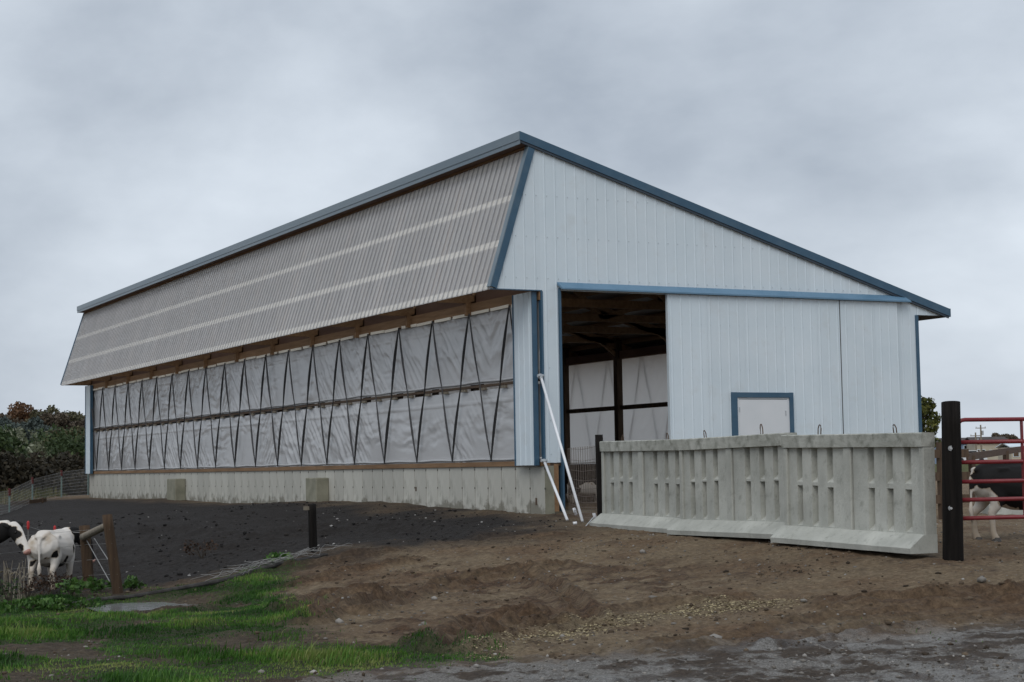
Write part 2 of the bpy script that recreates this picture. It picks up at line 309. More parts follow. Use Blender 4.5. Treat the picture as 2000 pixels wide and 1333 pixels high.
# ------------------------------------------------------------------ mesh helpers
class MB:
    def __init__(s): s.v = []; s.f = []
    def add(s, vs, fs):
        o = len(s.v); s.v += [tuple(map(float, q)) for q in vs]; s.f += [tuple(i + o for i in f) for f in fs]; return s
    def box(s, x0, x1, y0, y1, z0, z1):
        return s.add([(x0,y0,z0),(x1,y0,z0),(x1,y1,z0),(x0,y1,z0),(x0,y0,z1),(x1,y0,z1),(x1,y1,z1),(x0,y1,z1)],
                     [(0,3,2,1),(4,5,6,7),(0,1,5,4),(1,2,6,5),(2,3,7,6),(3,0,4,7)])
    def bar(s, a, b, w, h, up=(0, 0, 1)):
        a = Vector(a); b = Vector(b); t = (b - a).normalized(); u = Vector(up)
        sd_ = t.cross(u)
        if sd_.length < 1e-4: sd_ = t.cross(Vector((0, 1, 0)))
        sd_.normalize(); u = sd_.cross(t)
        q = []
        for p in (a, b):
            for i, j in ((-1,-1),(1,-1),(1,1),(-1,1)): q.append(p + sd_ * (i * w / 2) + u * (j * h / 2))
        return s.add(q, [(0,3,2,1),(4,5,6,7),(0,1,5,4),(1,2,6,5),(2,3,7,6),(3,0,4,7)])
    def tube(s, pts, r, n=6, cap=True):
        pts = [Vector(p) for p in pts]; rs = r if isinstance(r, (list, tuple)) else [r] * len(pts)
        ref = Vector((0, 0, 1)); rings = []; vs = []; fs = []
        for i, p in enumerate(pts):
            t = (pts[min(i + 1, len(pts) - 1)] - pts[max(i - 1, 0)]).normalized()
            a = t.cross(ref)
            if a.length < .05: a = t.cross(Vector((1, 0, 0)))
            a.normalize(); b = a.cross(t)
            for k in range(n):
                g = 2 * math.pi * k / n; vs.append(p + (a * math.cos(g) + b * math.sin(g)) * rs[i])
        for i in range(len(pts) - 1):
            for k in range(n): fs.append((i*n+k, i*n+(k+1)%n, (i+1)*n+(k+1)%n, (i+1)*n+k))
        if cap: fs.append(tuple(range(n))[::-1]); fs.append(tuple(range((len(pts)-1)*n, len(pts)*n)))
        return s.add(vs, fs)
    def prism(s, prof, axis, a0, a1):
        """profile points extruded along axis (0 x, 1 y)"""
        vs = []
        for a in (a0, a1):
            for p, q in prof: vs.append((a, p, q) if axis == 0 else (p, a, q))
        n = len(prof); fs = [tuple(range(n)), tuple(range(n, 2 * n))[::-1]]
        for i in range(n): fs.append((i, (i + 1) % n, n + (i + 1) % n, n + i))
        return s.add(vs, fs)
    def mesh(s, name):
        me = bpy.data.meshes.new(name); me.from_pydata(s.v, [], s.f); 
        bm_ = bmesh.new(); bm_.from_mesh(me); bmesh.ops.recalc_face_normals(bm_, faces=bm_.faces); bm_.to_mesh(me); bm_.free()
        me.update(); return me
    def build(s, name, mt, parent=None, smooth=False, me=None):
        me = me or s.mesh(name)
        if mt is not None: me.materials.append(mt)
        if smooth:
            me.polygons.foreach_set('use_smooth', [True] * len(me.polygons))
        o = bpy.data.objects.new(name, me); COL.objects.link(o)
        if parent is not None: o.parent = parent
        return o
def tag(o, label, cat, group=None, kind=None):
    if label: o['label'] = label
    if cat: o['category'] = cat
    if group: o['group'] = group
    if kind: o['kind'] = kind
    return o
def thing(name, label, cat, loc=(0, 0, 0), rz=0, group=None):
    o = bpy.data.objects.new(name, None); COL.objects.link(o); o.location = loc; o.rotation_euler = (0, 0, rz)
    o.empty_display_size = .2
    return tag(o, label, cat, group)
def raw(name, v, f, mt, parent=None, smooth=False, attrs=None):
    """fast mesh from numpy arrays; f is (n,3) or (n,4)"""
    v = np.asarray(v, np.float32); f = np.asarray(f, np.int32)
    me = bpy.data.meshes.new(name); k = f.shape[1]
    me.vertices.add(len(v)); me.vertices.foreach_set('co', v.ravel())
    me.loops.add(f.size); me.loops.foreach_set('vertex_index', f.ravel())
    me.polygons.add(len(f)); me.polygons.foreach_set('loop_start', np.arange(len(f), dtype=np.int32) * k)
    me.polygons.foreach_set('loop_total', np.full(len(f), k, np.int32))
    if smooth: me.polygons.foreach_set('use_smooth', np.ones(len(f), bool))
    me.update(calc_edges=True)
    for an, av in (attrs or {}).items():
        at_ = me.attributes.new(an, 'FLOAT', 'POINT'); at_.data.foreach_set('value', np.asarray(av, np.float32))
    if mt is not None: me.materials.append(mt)
    o = bpy.data.objects.new(name, me); COL.objects.link(o)
    if parent is not None: o.parent = parent
    return o
def bevel(o, w=.01, seg=1):
    b = o.modifiers.new('bevel', 'BEVEL'); b.width = w; b.segments = seg; b.limit_method = 'ANGLE'; return o

# ------------------------------------------------------------------ ground sheet
def axis(lo, hi, f0, f1, step):
    fine = np.arange(f0, f1, step)
    out_hi = [f1]; s = step
    while out_hi[-1] < hi: s *= (1.035 if out_hi[-1] - f1 < 38 else 1.12); out_hi.append(out_hi[-1] + s)
    out_lo = [f0]; s = step
    while out_lo[-1] > lo: s *= 1.12; out_lo.append(out_lo[-1] - s)
    return np.concatenate([np.array(out_lo[1:])[::-1], fine, np.array(out_hi)])
gx = axis(-1500, 1500, -18, 5, .05); gy = axis(-300, 2500, -20.5, 1.0, .05)
GX, GY = np.meshgrid(gx, gy)
zn = zones(GX, GY)
GZ = ground_z(GX, GY, zn).ravel()
nx_, ny_ = len(gx), len(gy)
ii = np.arange(nx_ * ny_).reshape(ny_, nx_)
gf = np.stack([ii[:-1, :-1], ii[:-1, 1:], ii[1:, 1:], ii[1:, :-1]], -1).reshape(-1, 4)
gm = bpy.data.materials.new('farm_ground'); gm.use_nodes = True
t = gm.node_tree; L = t.links.new; nd = t.nodes; B = nd['Principled BSDF']
tcn = nd.new('ShaderNodeTexCoord')
def noise(sc, det=6, ro=.6, st=(1, 1, 1)):
    mpn = nd.new('ShaderNodeMapping'); mpn.inputs['Scale'].default_value = st; L(tcn.outputs['Object'], mpn.inputs[0])
    n = nd.new('ShaderNodeTexNoise'); n.inputs['Scale'].default_value = sc; n.inputs['Detail'].default_value = det; n.inputs['Roughness'].default_value = ro
    L(mpn.outputs[0], n.inputs['Vector']); return n.outputs[0]
def ramp(src, stops):
    r = nd.new('ShaderNodeValToRGB'); els = r.color_ramp.elements
    els[0].position, els[0].color = stops[0][0], (*stops[0][1], 1); els[1].position, els[1].color = stops[-1][0], (*stops[-1][1], 1)
    for p, c in stops[1:-1]: els.new(p).color = (*c, 1)
    L(src, r.inputs[0]); return r.outputs[0]
def mixc(f, a, b):
    mm = nd.new('ShaderNodeMixRGB'); 
    if isinstance(f, float): mm.inputs[0].default_value = f
    else: L(f, mm.inputs[0])
    L(a, mm.inputs[1]); L(b, mm.inputs[2]); return mm.outputs[0]
def attr(n):
    a = nd.new('ShaderNodeAttribute'); a.attribute_name = n; return a.outputs['Fac']
def mth(op, a, b):
    q = nd.new('ShaderNodeMath'); q.operation = op; q.use_clamp = False
    for i, s_ in enumerate((a, b)):
        if isinstance(s_, (int, float)): q.inputs[i].default_value = s_
        else: L(s_, q.inputs[i])
    return q.outputs[0]
nA = noise(.9, 8); nB = noise(14, 9, .75); nC = noise(60, 4, .7); nD = noise(2.2, 8, .65)
dirt = mixc(ramp(nA, [(.42, (0, 0, 0)), (.62, (1, 1, 1))]), ramp(nB, [(.30, (.082, .056, .032)), (.47, (.196, .143, .086)), (.55, (.24, .178, .109)), (.72, (.38, .295, .192))]), ramp(nB, [(.30, (.060, .036, .019)), (.47, (.145, .090, .049)), (.55, (.184, .118, .066)), (.72, (.31, .217, .133))]))
dirt = mixc(ramp(nD, [(.56, (0, 0, 0)), (.68, (.75, .75, .75))]), dirt, ramp(nC, [(.3, (.05, .034, .023)), (.7, (.105, .068, .044))]))
dirt = mixc(ramp(nC, [(.62, (0, 0, 0)), (.74, (.8, .8, .8))]), dirt, ramp(nB, [(.3, (.20, .17, .13)), (.7, (.30, .26, .21))]))
darkc = ramp(nB, [(.3, (.010, .0080, .0070)), (.5, (.021, .0170, .0148)), (.75, (.042, .034, .028))])
darkc = mixc(ramp(nC, [(.68, (0, 0, 0)), (.78, (.5, .5, .5))]), darkc, ramp(nB, [(.3, (.07, .065, .06)), (.7, (.12, .11, .1))]))
grassc = ramp(nB, [(.3, (.020, .026, .009)), (.7, (.055, .065, .022))])
gravc = mixc(ramp(nC, [(.40, (0, 0, 0)), (.58, (1, 1, 1))]), ramp(nB, [(.3, (.10, .09, .078)), (.7, (.18, .165, .145))]), ramp(nB, [(.3, (.23, .218, .20)), (.7, (.40, .38, .355))]))
gravc = mixc(ramp(nD, [(.46, (0, 0, 0)), (.53, (1, 1, 1))]), gravc, ramp(nB, [(.3, (.030, .021, .015)), (.55, (.085, .062, .044)), (.75, (.17, .13, .10))]))
strawc = ramp(nC, [(.35, (.14, .105, .065)), (.65, (.34, .275, .165))])
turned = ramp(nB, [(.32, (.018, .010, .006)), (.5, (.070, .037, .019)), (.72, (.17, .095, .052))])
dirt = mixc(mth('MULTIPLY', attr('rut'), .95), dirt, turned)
weedy = nd.new('ShaderNodeAttribute'); weedy.attribute_name = 'turf'
dirt = mixc(mth('MULTIPLY', weedy.outputs['Fac'], .75), dirt, ramp(nB, [(.3, (.020, .015, .010)), (.5, (.050, .038, .025)), (.75, (.11, .088, .058))]))
c = mixc(attr('gravel'), dirt, gravc); c = mixc(attr('dark'), c, darkc); c = mixc(attr('grass'), c, grassc)
c = mixc(mth('MULTIPLY', attr('straw'), ramp(nB, [(.36, (0, 0, 0)), (.55, (.85, .85, .85))])), c, strawc)
L(c, B.inputs['Base Color'])
wet = ramp(nA, [(.42, (0, 0, 0)), (.6, (1, 1, 1))])
rr = mth('SUBTRACT', .92, mth('MULTIPLY', attr('gravel'), mth('MULTIPLY', wet, .68)))
L(rr, B.inputs['Roughness']); B.inputs['Specular IOR Level'].default_value = .35
bp = nd.new('ShaderNodeBump'); bp.inputs['Strength'].default_value = 1.0; bp.inputs['Distance'].default_value = .05
L(mth('ADD', nB, mth('MULTIPLY', nC, .55)), bp.inputs['Height']); L(bp.outputs[0], B.inputs['Normal'])
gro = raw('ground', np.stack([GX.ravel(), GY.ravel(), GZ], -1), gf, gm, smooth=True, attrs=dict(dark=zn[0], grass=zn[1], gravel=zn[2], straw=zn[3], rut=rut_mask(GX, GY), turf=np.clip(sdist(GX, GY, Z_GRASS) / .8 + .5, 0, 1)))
gro['kind'] = 'structure'
def sheet_poly(name, poly, z, mt, kind='structure'):
    mb = MB(); mb.add([(p[0], p[1], z) for p in poly], [tuple(range(len(poly)))])
    o = mb.build(name, mt); o['kind'] = kind; return o
pz = min(gz(*PUDDLE_A[i]) for i in range(len(PUDDLE_A)))
pc = PUDDLE_A.mean(0)
sheet_poly('puddle', (PUDDLE_A - pc) * 1.15 + pc, float(np.mean(base_z(PUDDLE_A[:, 0], PUDDLE_A[:, 1]))) - .02, M['water'])
# ------------------------------------------------------------------ barn
W, LB = 9.144, 36.58
RIB0, RIB = -.1324, .2286
ROOF_L, ROOF_R = (-.445, 7.40), (10.06, 4.28)
def roof_top(x): return ROOF_L[1] + (x - ROOF_L[0]) * (ROOF_R[1] - ROOF_L[1]) / (ROOF_R[0] - ROOF_L[0])
barn = thing('livestock_barn', 'long white and blue metal barn with clear corrugated overhang and grey curtain side', 'barn')
PROFILE = ((-.020, 0), (-.008, 1), (.008, 1), (.020, 0))          # one trapezoid rib
def rib_stations(a, b, start, pitch=RIB, minor=True):
    """breakpoints (position, height) of a ribbed sheet between a and b"""
    st = {round(a, 4): None, round(b, 4): None}
    k0 = int(math.floor((a - start) / pitch)) - 1
    out = []
    def h(q):
        d = (q - start + pitch / 2) % pitch - pitch / 2
        d = abs(d)
        if d <= .008: return 1.0
        if d < .020: return (.020 - d) / .012
        return 0.0
    pts = [a, b]
    for k in range(k0, k0 + int((b - a) / pitch) + 4):
        for o_, _h in PROFILE:
            q = start + k * pitch + o_
            if a < q < b: pts.append(q)
    pts = sorted(set(round(q, 5) for q in pts))
    return [(q, h(q)) for q in pts]
def front_sheet(a, b, zb, zt, y, parent, name='siding_sheet', rh=.011, mt='white', start=RIB0, back=.012):
    """ribbed sheet in the gable plane facing -y"""
    st = rib_stations(a, b, start); mb = MB(); vs = []; fs = []
    for q, h in st:
        z0 = zb(q) if callable(zb) else zb; z1 = zt(q) if callable(zt) else zt
        z1 = max(z1, z0 + .001)
        vs += [(q, y - rh * h, z0), (q, y - rh * h, z1), (q, y + back, z0), (q, y + back, z1)]
    for i in range(len(st) - 1):
        a_, b_ = 4 * i, 4 * i + 4
        fs += [(a_, b_, b_ + 1, a_ + 1), (a_ + 2, a_ + 3, b_ + 3, b_ + 2), (a_, a_ + 2, b_ + 2, b_), (a_ + 1, b_ + 1, b_ + 3, a_ + 3)]
    n = 4 * (len(st) - 1); fs += [(0, 1, 3, 2), (n, n + 2, n + 3, n + 1)]
    mb.add(vs, fs); return mb.build(name, M[mt], parent)

# foundation
def foundation(x0, x1, parent):
    core = MB().box(x0 + .03, x1 - .012, .05, LB - .02, -.7, 1.02).build('foundation_wall', M['conc'], parent)
    n = 60; step = LB / n; me = {}
    for i in range(n):
        w = step - .022
        if 'm' not in me: me['m'] = MB().box(x0, x1, 0, w, -.7, 1.03).mesh('form_panel'); me['m'].materials.append(M['conc'])
        o = bpy.data.objects.new('form_panel', me['m']); COL.objects.link(o); o.parent = core; o.location = (0, i * step + .011, 0)
    return core
fnd = foundation(0, .2, barn)
tie = MB()
for i in range(61):
    for z in (.98, .60):
        y = i * LB / 60
        tie.box(-.005, .01, y - .018, y + .018, z - .018, z + .018)
th = tie.build('tie_holes', mat('dark_tie_hole', (.09, .085, .07), (.14, .13, .11), .9, 5), fnd); th['kind'] = 'stuff'
MB().box(-.004, .01, .33, .40, .28, .42).build('rust_stain', M['woodd'], fnd)
MB().box(-.004, .01, 6.0, 6.06, .52, .62).build('rust_stain', M['woodd'], fnd)
for a, b in ((11.36, 12.12), (23.8, 24.75)):
    bevel(MB().box(-.34, .0, a, b, -.6, .835).build('concrete_buttress', M['concd'], barn), .02)
rf = MB().box(W - .2, W, .05, LB - .02, -.7, 1.08).build('right_foundation_wall', mat('dark_concrete', (.10, .09, .07), (.17, .15, .12), .9, 2), barn)  # darker concrete than the left foundation
MB().box(.203, .30, .004, .2, -.5, 1.06).build('jamb_post', M['wood'], barn)
MB().box(0.004, .20, .003, .045, -.7, 1.026).build('foundation_return', M['concd'], barn)
MB().box(0, .36, .01, .14, 1.032, 1.085).build('sill_block', M['woodd'], barn)
# side framing
for k in range(6):
    MB().box(-.035, .12, k * LB / 6 + .003, (k + 1) * LB / 6 - .003, 1.034, 1.13).build('sill_plate', M['wood'], barn)
for k in range(12):
    y0, y1 = k * 3.048 + .003, (k + 1) * 3.048 - .003
    MB().box(-.055, .05, y0, y1, 4.205, 4.41).build('header_board', M['wood'], barn)
    MB().box(-.03, .05, y0, y1, 2.655, 2.705).build('girt', M['woodd'], barn)
    MB().box(.06, .085, y0, y1, 4.415, 5.15).build('sheathing_board', M['ply'], barn)
    MB().box(W - .2, W - .12, y0, y1, 2.56, 2.68).build('right_girt', M['woodd'], barn)
    MB().box(W - .22, W - .04, y0, y1, 3.98, 4.2).build('right_header', M['ply'], barn)
cl = MB().box(-.085, -.031, -.13, .13, 2.592, 2.642).mesh('cleat'); cl.materials.append(M['rail'])
nl = MB().box(-.075, -.056, -.40, .40, 4.165, 4.225).mesh('nailer'); nl.materials.append(M['woodp'])
for k in range(39):
    o = bpy.data.objects.new('cleat', cl); COL.objects.link(o); o.parent = barn; o.location = (0, .66 + k * .914, 0)
    o = bpy.data.objects.new('nailer', nl); COL.objects.link(o); o.parent = barn; o.location = (0, 1.16 + k * .914 - .45, rnd.uniform(-.012, .012)); o.rotation_euler = (rnd.uniform(-.012, .012), 0, 0)
for k in range(13):
    y = min(max(k * 3.048, .1), LB - .1)
    MB().box(.065, .21, y - .07, y + .07, 1.03, 4.42).build('side_post', M['woodd'], barn)
    MB().box(W - .3, W - .13, y - .1, y + .1, .1, 4.5).build('side_post', M['woodd'], barn)
    if 0 < k < 12:
        MB().box(-.16, -.06, y - .05, y + .05, 4.16, 4.50).build('hanger_block', M['wood'], barn)
# trusses
def slope_pt(x, dz): return (x, roof_top(x) - dz)
for k in range(13):
    y = min(max(k * 3.048, .12), LB - .12)
    mb = MB(); w = .09
    def br(a, b, h=.14): mb.bar((a[0], y, a[1]), (b[0], y, b[1]), w, h, up=(0, 0, 1) if abs(a[0] - b[0]) > .15 else (1, 0, 0))
    br(slope_pt(-.02, .28), slope_pt(9.35, .28), .2)
    br((-.94, 4.50), (W - .1, 4.50), .17)
    br((-.93, 4.46), (-.19, 6.78), .11)
    br((.1, 4.4), (.1, 6.9), .14)
    xs = [0.1, 1.7, 3.3, 4.9, 6.5, 8.1]
    for i in range(5):
        a = (xs[i], 4.5) if i % 2 else slope_pt(xs[i], .36); b = slope_pt(xs[i + 1], .36) if i % 2 else (xs[i + 1], 4.5)
        br(a, b, .11)
    br((W - .2, 4.05), (W - .75, 4.45), .10); br((.15, 3.9), (-.02, 4.45), .1)
    mb.build('truss', M['wood'], barn)
# roof
roof = MB()
x0, x1 = ROOF_L[0] + .01, ROOF_R[0] - .01
roof.add([(x0, -.055, roof_top(x0)), (x1, -.055, roof_top(x1)), (x1, LB + .055, roof_top(x1)), (x0, LB + .055, roof_top(x0)),
          (x0, -.055, roof_top(x0) - .03), (x1, -.055, roof_top(x1) - .03), (x1, LB + .055, roof_top(x1) - .03), (x0, LB + .055, roof_top(x0) - .03)],
         [(0, 1, 2, 3), (7, 6, 5, 4), (0, 4, 5, 1), (1, 5, 6, 2), (2, 6, 7, 3), (3, 7, 4, 0)])
ro = roof.build('roof', M['under'], barn)
for k in range(41):
    rbx = MB(); y = k * .9144
    for q in (0,):
        rbx.add([(x0, y - .03, roof_top(x0) + .002), (x1, y - .03, roof_top(x1) + .002), (x1, y + .03, roof_top(x1) + .002), (x0, y + .03, roof_top(x0) + .002),
                 (x0, y - .012, roof_top(x0) + .022), (x1, y - .012, roof_top(x1) + .022), (x1, y + .012, roof_top(x1) + .022), (x0, y + .012, roof_top(x0) + .022)],
                [(0, 1, 5, 4), (1, 2, 6, 5), (2, 3, 7, 6), (3, 0, 4, 7), (4, 5, 6, 7)])
    rbx.build('roof_seam', M['roofm'], ro)
for i in range(16):
    x = -.2 + i * .62
    MB().box(x - .02, x + .02, .03, LB - .03, roof_top(x) - .175, roof_top(x) - .04).build('roof_purlin', M['wood'], barn)
# roof trims
mb = MB()
def slant(x0, x1, dz0, dz1, y0, y1):
    return MB().add([(x0, y0, roof_top(x0) + dz0), (x1, y0, roof_top(x1) + dz0), (x1, y1, roof_top(x1) + dz0), (x0, y1, roof_top(x0) + dz0),
                     (x0, y0, roof_top(x0) + dz1), (x1, y0, roof_top(x1) + dz1), (x1, y1, roof_top(x1) + dz1), (x0, y1, roof_top(x0) + dz1)],
                    [(0, 3, 2, 1), (4, 5, 6, 7), (0, 1, 5, 4), (1, 2, 6, 5), (2, 3, 7, 6), (3, 0, 4, 7)])
slant(-.455, 10.07, -.135, .03, -.075, -.057).build('rake_trim', M['blue'], barn)
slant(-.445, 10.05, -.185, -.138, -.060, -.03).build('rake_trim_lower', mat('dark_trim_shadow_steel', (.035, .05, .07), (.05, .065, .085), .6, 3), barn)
slant(-.455, 10.07, -.135, .03, LB + .057, LB + .075).build('rake_trim', M['blue'], barn)
MB().box(-.475, -.457, -.078, LB + .078, 7.262, 7.425).build('ridge_fascia', M['blue2'], barn)
MB().box(-.462, -.444, -.070, LB + .070, 7.180, 7.260).build('ridge_fascia_lower', M['blue2'], barn)
MB().box(10.07, 10.088, -.08, LB + .08, 4.13, 4.31).build('eave_fascia', M['blue'], barn)
MB().box(-.442, -.19, -.03, LB + .03, 7.186, 7.204).build('ridge_soffit', M['ply'], barn)
MB().box(W + .06, 10.065, -.02, LB + .02, 4.135, 4.152).build('eave_soffit', M['log'], barn)
# gable wall
gable = MB().box(.02, W - .02, .03, .05, 4.6, 4.62).build('gable_wall', M['wood'], barn)
OVB, OVT = (-.98, 4.392), (-.105, 7.14)
def ov_x(z): return OVB[0] + (z - OVB[1]) * (OVT[0] - OVB[0]) / (OVT[1] - OVB[1])
def gtop(x):
    zt = roof_top(x) - .16
    zl = OVB[1] + (x - OVB[0]) * (OVT[1] - OVB[1]) / (OVT[0] - OVB[0])
    return min(zt, zl) if x < 0 else zt
edges = [-.98] + [RIB0 + .5 * RIB + k * 4 * RIB for k in range(-1, 13)]
cuts = sorted(set([round(e_, 4) for e_ in edges if -.98 <= e_ < 9.9] + [9.92]))
def gbot(x): return 4.392 if x < W + .055 else 4.155
for a, b in zip(cuts[:-1], cuts[1:]):
    segs = [a] + [s_ for s_ in (W + .055,) if a < s_ < b] + [b]
    for s0, s1 in zip(segs[:-1], segs[1:]):
        bot = 4.392 if s1 <= W + .06 else 4.155
        front_sheet(s0, s1, bot, gtop, -.002, gable)
front_sheet(.012, .355, 1.09, 4.391, -.002, gable)
front_sheet(8.60, W + .05, .25, 4.391, -.002, gable)
scr = MB()
for k in range(-3, 44):
    x_ = RIB0 + k * RIB + .045
    for z_ in (4.62, 5.42, 6.22, 1.9, 2.9, 3.8, 1.25):
        if z_ > 4.5 and -.95 < x_ < 9.6 and 4.5 < z_ < gtop(x_) - .08: scr.box(x_ - .008, x_ + .008, -.012, .0, z_ - .008, z_ + .008)
        elif z_ < 4.4 and 2.9 < x_ < 8.55 and not (4.15 < x_ < 5.85 and z_ < 2.5): scr.box(x_ - .008, x_ + .008, -.094, -.08, z_ - .008, z_ + .008)
        elif z_ < 4.4 and .03 < x_ < .34: scr.box(x_ - .008, x_ + .008, -.012, .0, z_ - .008, z_ + .008)
sc_ = scr.build('screw_heads', mat('screw_heads', (.48, .54, .57), (.54, .60, .63), .5, 4), gable); sc_['kind'] = 'stuff'
# back gable
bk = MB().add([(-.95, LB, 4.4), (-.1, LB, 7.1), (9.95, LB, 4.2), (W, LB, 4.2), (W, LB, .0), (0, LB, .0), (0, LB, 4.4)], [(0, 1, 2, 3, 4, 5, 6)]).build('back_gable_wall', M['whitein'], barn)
# trims on the gable
def ptrim(a, b, w, y0, y1, name, mt='blue', parent=barn):
    mb = MB(); dx_ = Vector((b[0] - a[0], b[1] - a[1])).normalized(); nx, nz = -dx_.y, dx_.x
    p = [(a[0], a[1]), (b[0], b[1]), (b[0] + nx * w, b[1] + nz * w), (a[0] + nx * w, a[1] + nz * w)]
    mb.prism([(q[0], q[1]) for q in p], 1, y0, y1); return mb.build(name, M[mt], parent)
ptrim((OVB[0] + .0, OVB[1]), (OVT[0], OVT[1]), .135, -.045, .0, 'overhang_edge_trim')
ptrim((OVB[0] - .128, OVB[1] + .03), (OVT[0] - .128, OVT[1] + .03), .02, -.0425, .10, 'overhang_edge_return', 'blue2')
ptrim((OVB[0] - .0, OVB[1]), (OVT[0], OVT[1]), .135, LB, LB + .045, 'overhang_edge_trim')
MB().box(-1.1, .0, -.012, .03, 4.372, 4.391).build('gable_bottom_trim', M['blue'], barn)
MB().box(-.03, .011, -.026, .07, 1.085, 4.371).build('corner_trim', M['blue'], barn)
MB().box(W + .0, W + .075, -.03, .09, .1, 4.15).build('corner_trim', M['blue'], barn)
MB().box(.358, .385, -.06, .16, .15, 4.44).build('door_jamb_trim', M['blue'], barn)
MB().box(.387, .44, .02, .16, .15, 4.40).build('door_jamb_face', M['blue'], barn)
# track cover
mb = MB(); pr = [(-.026, 4.555), (-.17, 4.435), (-.17, 4.405), (-.14, 4.405), (-.026, 4.50)]
vs = [(.325 + (0 if i in (0, 4) else .045), p, q) for i, (p, q) in enumerate(pr)] + [(8.83 + (0 if i in (0, 4) else .09), p, q) for i, (p, q) in enumerate(pr)]
n = 5; fs = [tuple(range(n)), tuple(range(n, 2 * n))[::-1]] + [(i, (i + 1) % n, n + (i + 1) % n, n + i) for i in range(n)]
mb.add(vs, fs).build('door_track_cover', mat('track_cover_blue', (.10, .20, .30), (.13, .235, .34), .35, 2), barn)
# sliding doors
def sliding(x0, x1, name):
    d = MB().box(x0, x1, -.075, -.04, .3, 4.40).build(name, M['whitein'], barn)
    a = x0
    while a < x1 - .01:
        b = min(a + 4 * RIB, x1); front_sheet(a + .0015, b - .0015, .3, 4.40, -.085, d, start=RIB0 + .03, rh=.011, back=.008); a = b
    return d
dA = sliding(2.80, 7.045, 'sliding_door'); dB = sliding(7.065, 8.585, 'sliding_door')
MB().box(2.775, 2.799, -.108, -.03, .3, 4.40).build('edge_trim', M['white'], dA)
MB().box(7.047, 7.063, -.09, -.05, .3, 4.40).build('edge_strip', M['strapg'], dA)
MB().box(4.232, 4.370, -.137, -.106, .3, 2.45).build('door_frame', M['blue'], dA)
MB().box(5.668, 5.760, -.137, -.106, .3, 2.45).build('door_frame', M['blue'], dA)
MB().box(4.370, 5.668, -.137, -.106, 2.345, 2.448).build('door_frame', M['blue'], dA)
MB().box(4.372, 5.666, -.112, -.105, .3, 2.343).build('door_stop', M['door'], dA)
MB().box(4.425, 5.615, -.118, -.112, .3, 2.305).build('walk_door', M['door'], dA)
MB().box(4.425, 5.615, -.1135, -.112, 2.306, 2.318).build('door_gap', M['strapg'], dA)
for z_ in (.6, 1.35, 2.1): MB().box(4.418, 4.44, -.124, -.119, z_ - .05, z_ + .05).build('hinge', M['steel'], dA)
MB().box(5.555, 5.578, -.128, -.118, 1.98, 2.08).build('door_latch', M['steel'], dA)
# clear overhang
ovr = MB()
for z0, z1 in ((4.40, 4.525), (5.225, 5.355), (6.125, 6.245), (7.0, 7.13)):
    def ox(z): return OVB[0] - .13 + .030 + (z - OVB[1]) * (OVT[0] - OVB[0]) / (OVT[1] - OVB[1])
    m_ = MB().prism([(ox(z0), z0), (ox(z1), z1), (ox(z1) + .05, z1 - .012), (ox(z0) + .05, z0 - .012)], 1, .02, LB - .02)
    m_.build('overhang_purlin', M['woodp'], barn)
clear = bpy.data.objects.new('clear_overhang', MB().box(OVT[0] - .10, OVT[0] - .06, .02, LB - .02, 7.135, 7.16).mesh('clear_overhang')); COL.objects.link(clear); clear.parent = barn
clear.data.materials.append(M['ply'])
slope = Vector((OVT[0] - OVB[0], 0, OVT[1] - OVB[1])).normalized(); nrm = Vector((-slope.z, 0, slope.x))
me = None
P0 = Vector((OVB[0] - .13 + .022, 0, OVB[1] - .015)); LEN = (Vector((OVT[0], 0, OVT[1])) - Vector((OVB[0], 0, OVB[1]))).length
sw = .9144
st = rib_stations(0, sw, .5 * RIB / 1, RIB)
mb = MB(); vs = []; fs = []
extra = []
for q, h in st: extra.append((q, h * .028))
for kk in range(4):
    for o_, hh in ((RIB * (kk) - .04, 0), (RIB * kk - .03, .007), (RIB * kk - .02, 0), (RIB * kk + .02, 0), (RIB * kk + .03, .007), (RIB * kk + .04, 0)):
        if 0 < o_ < sw: extra.append((o_, hh))
extra = sorted(extra)
for q, h in extra:
    for s_ in (0, LEN):
        p = P0 + slope * s_ + nrm * h; vs.append((p.x, q, p.z))
for i in range(len(extra) - 1): fs.append((2 * i, 2 * i + 2, 2 * i + 3, 2 * i + 1))
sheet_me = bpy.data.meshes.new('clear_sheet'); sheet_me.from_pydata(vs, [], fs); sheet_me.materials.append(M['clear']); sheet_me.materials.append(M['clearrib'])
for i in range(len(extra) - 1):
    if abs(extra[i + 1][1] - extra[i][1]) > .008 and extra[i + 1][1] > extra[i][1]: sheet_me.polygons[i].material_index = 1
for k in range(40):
    o = bpy.data.objects.new('clear_sheet', sheet_me); COL.objects.link(o); o.parent = clear; o.location = (0, .003 + k * sw, 0)
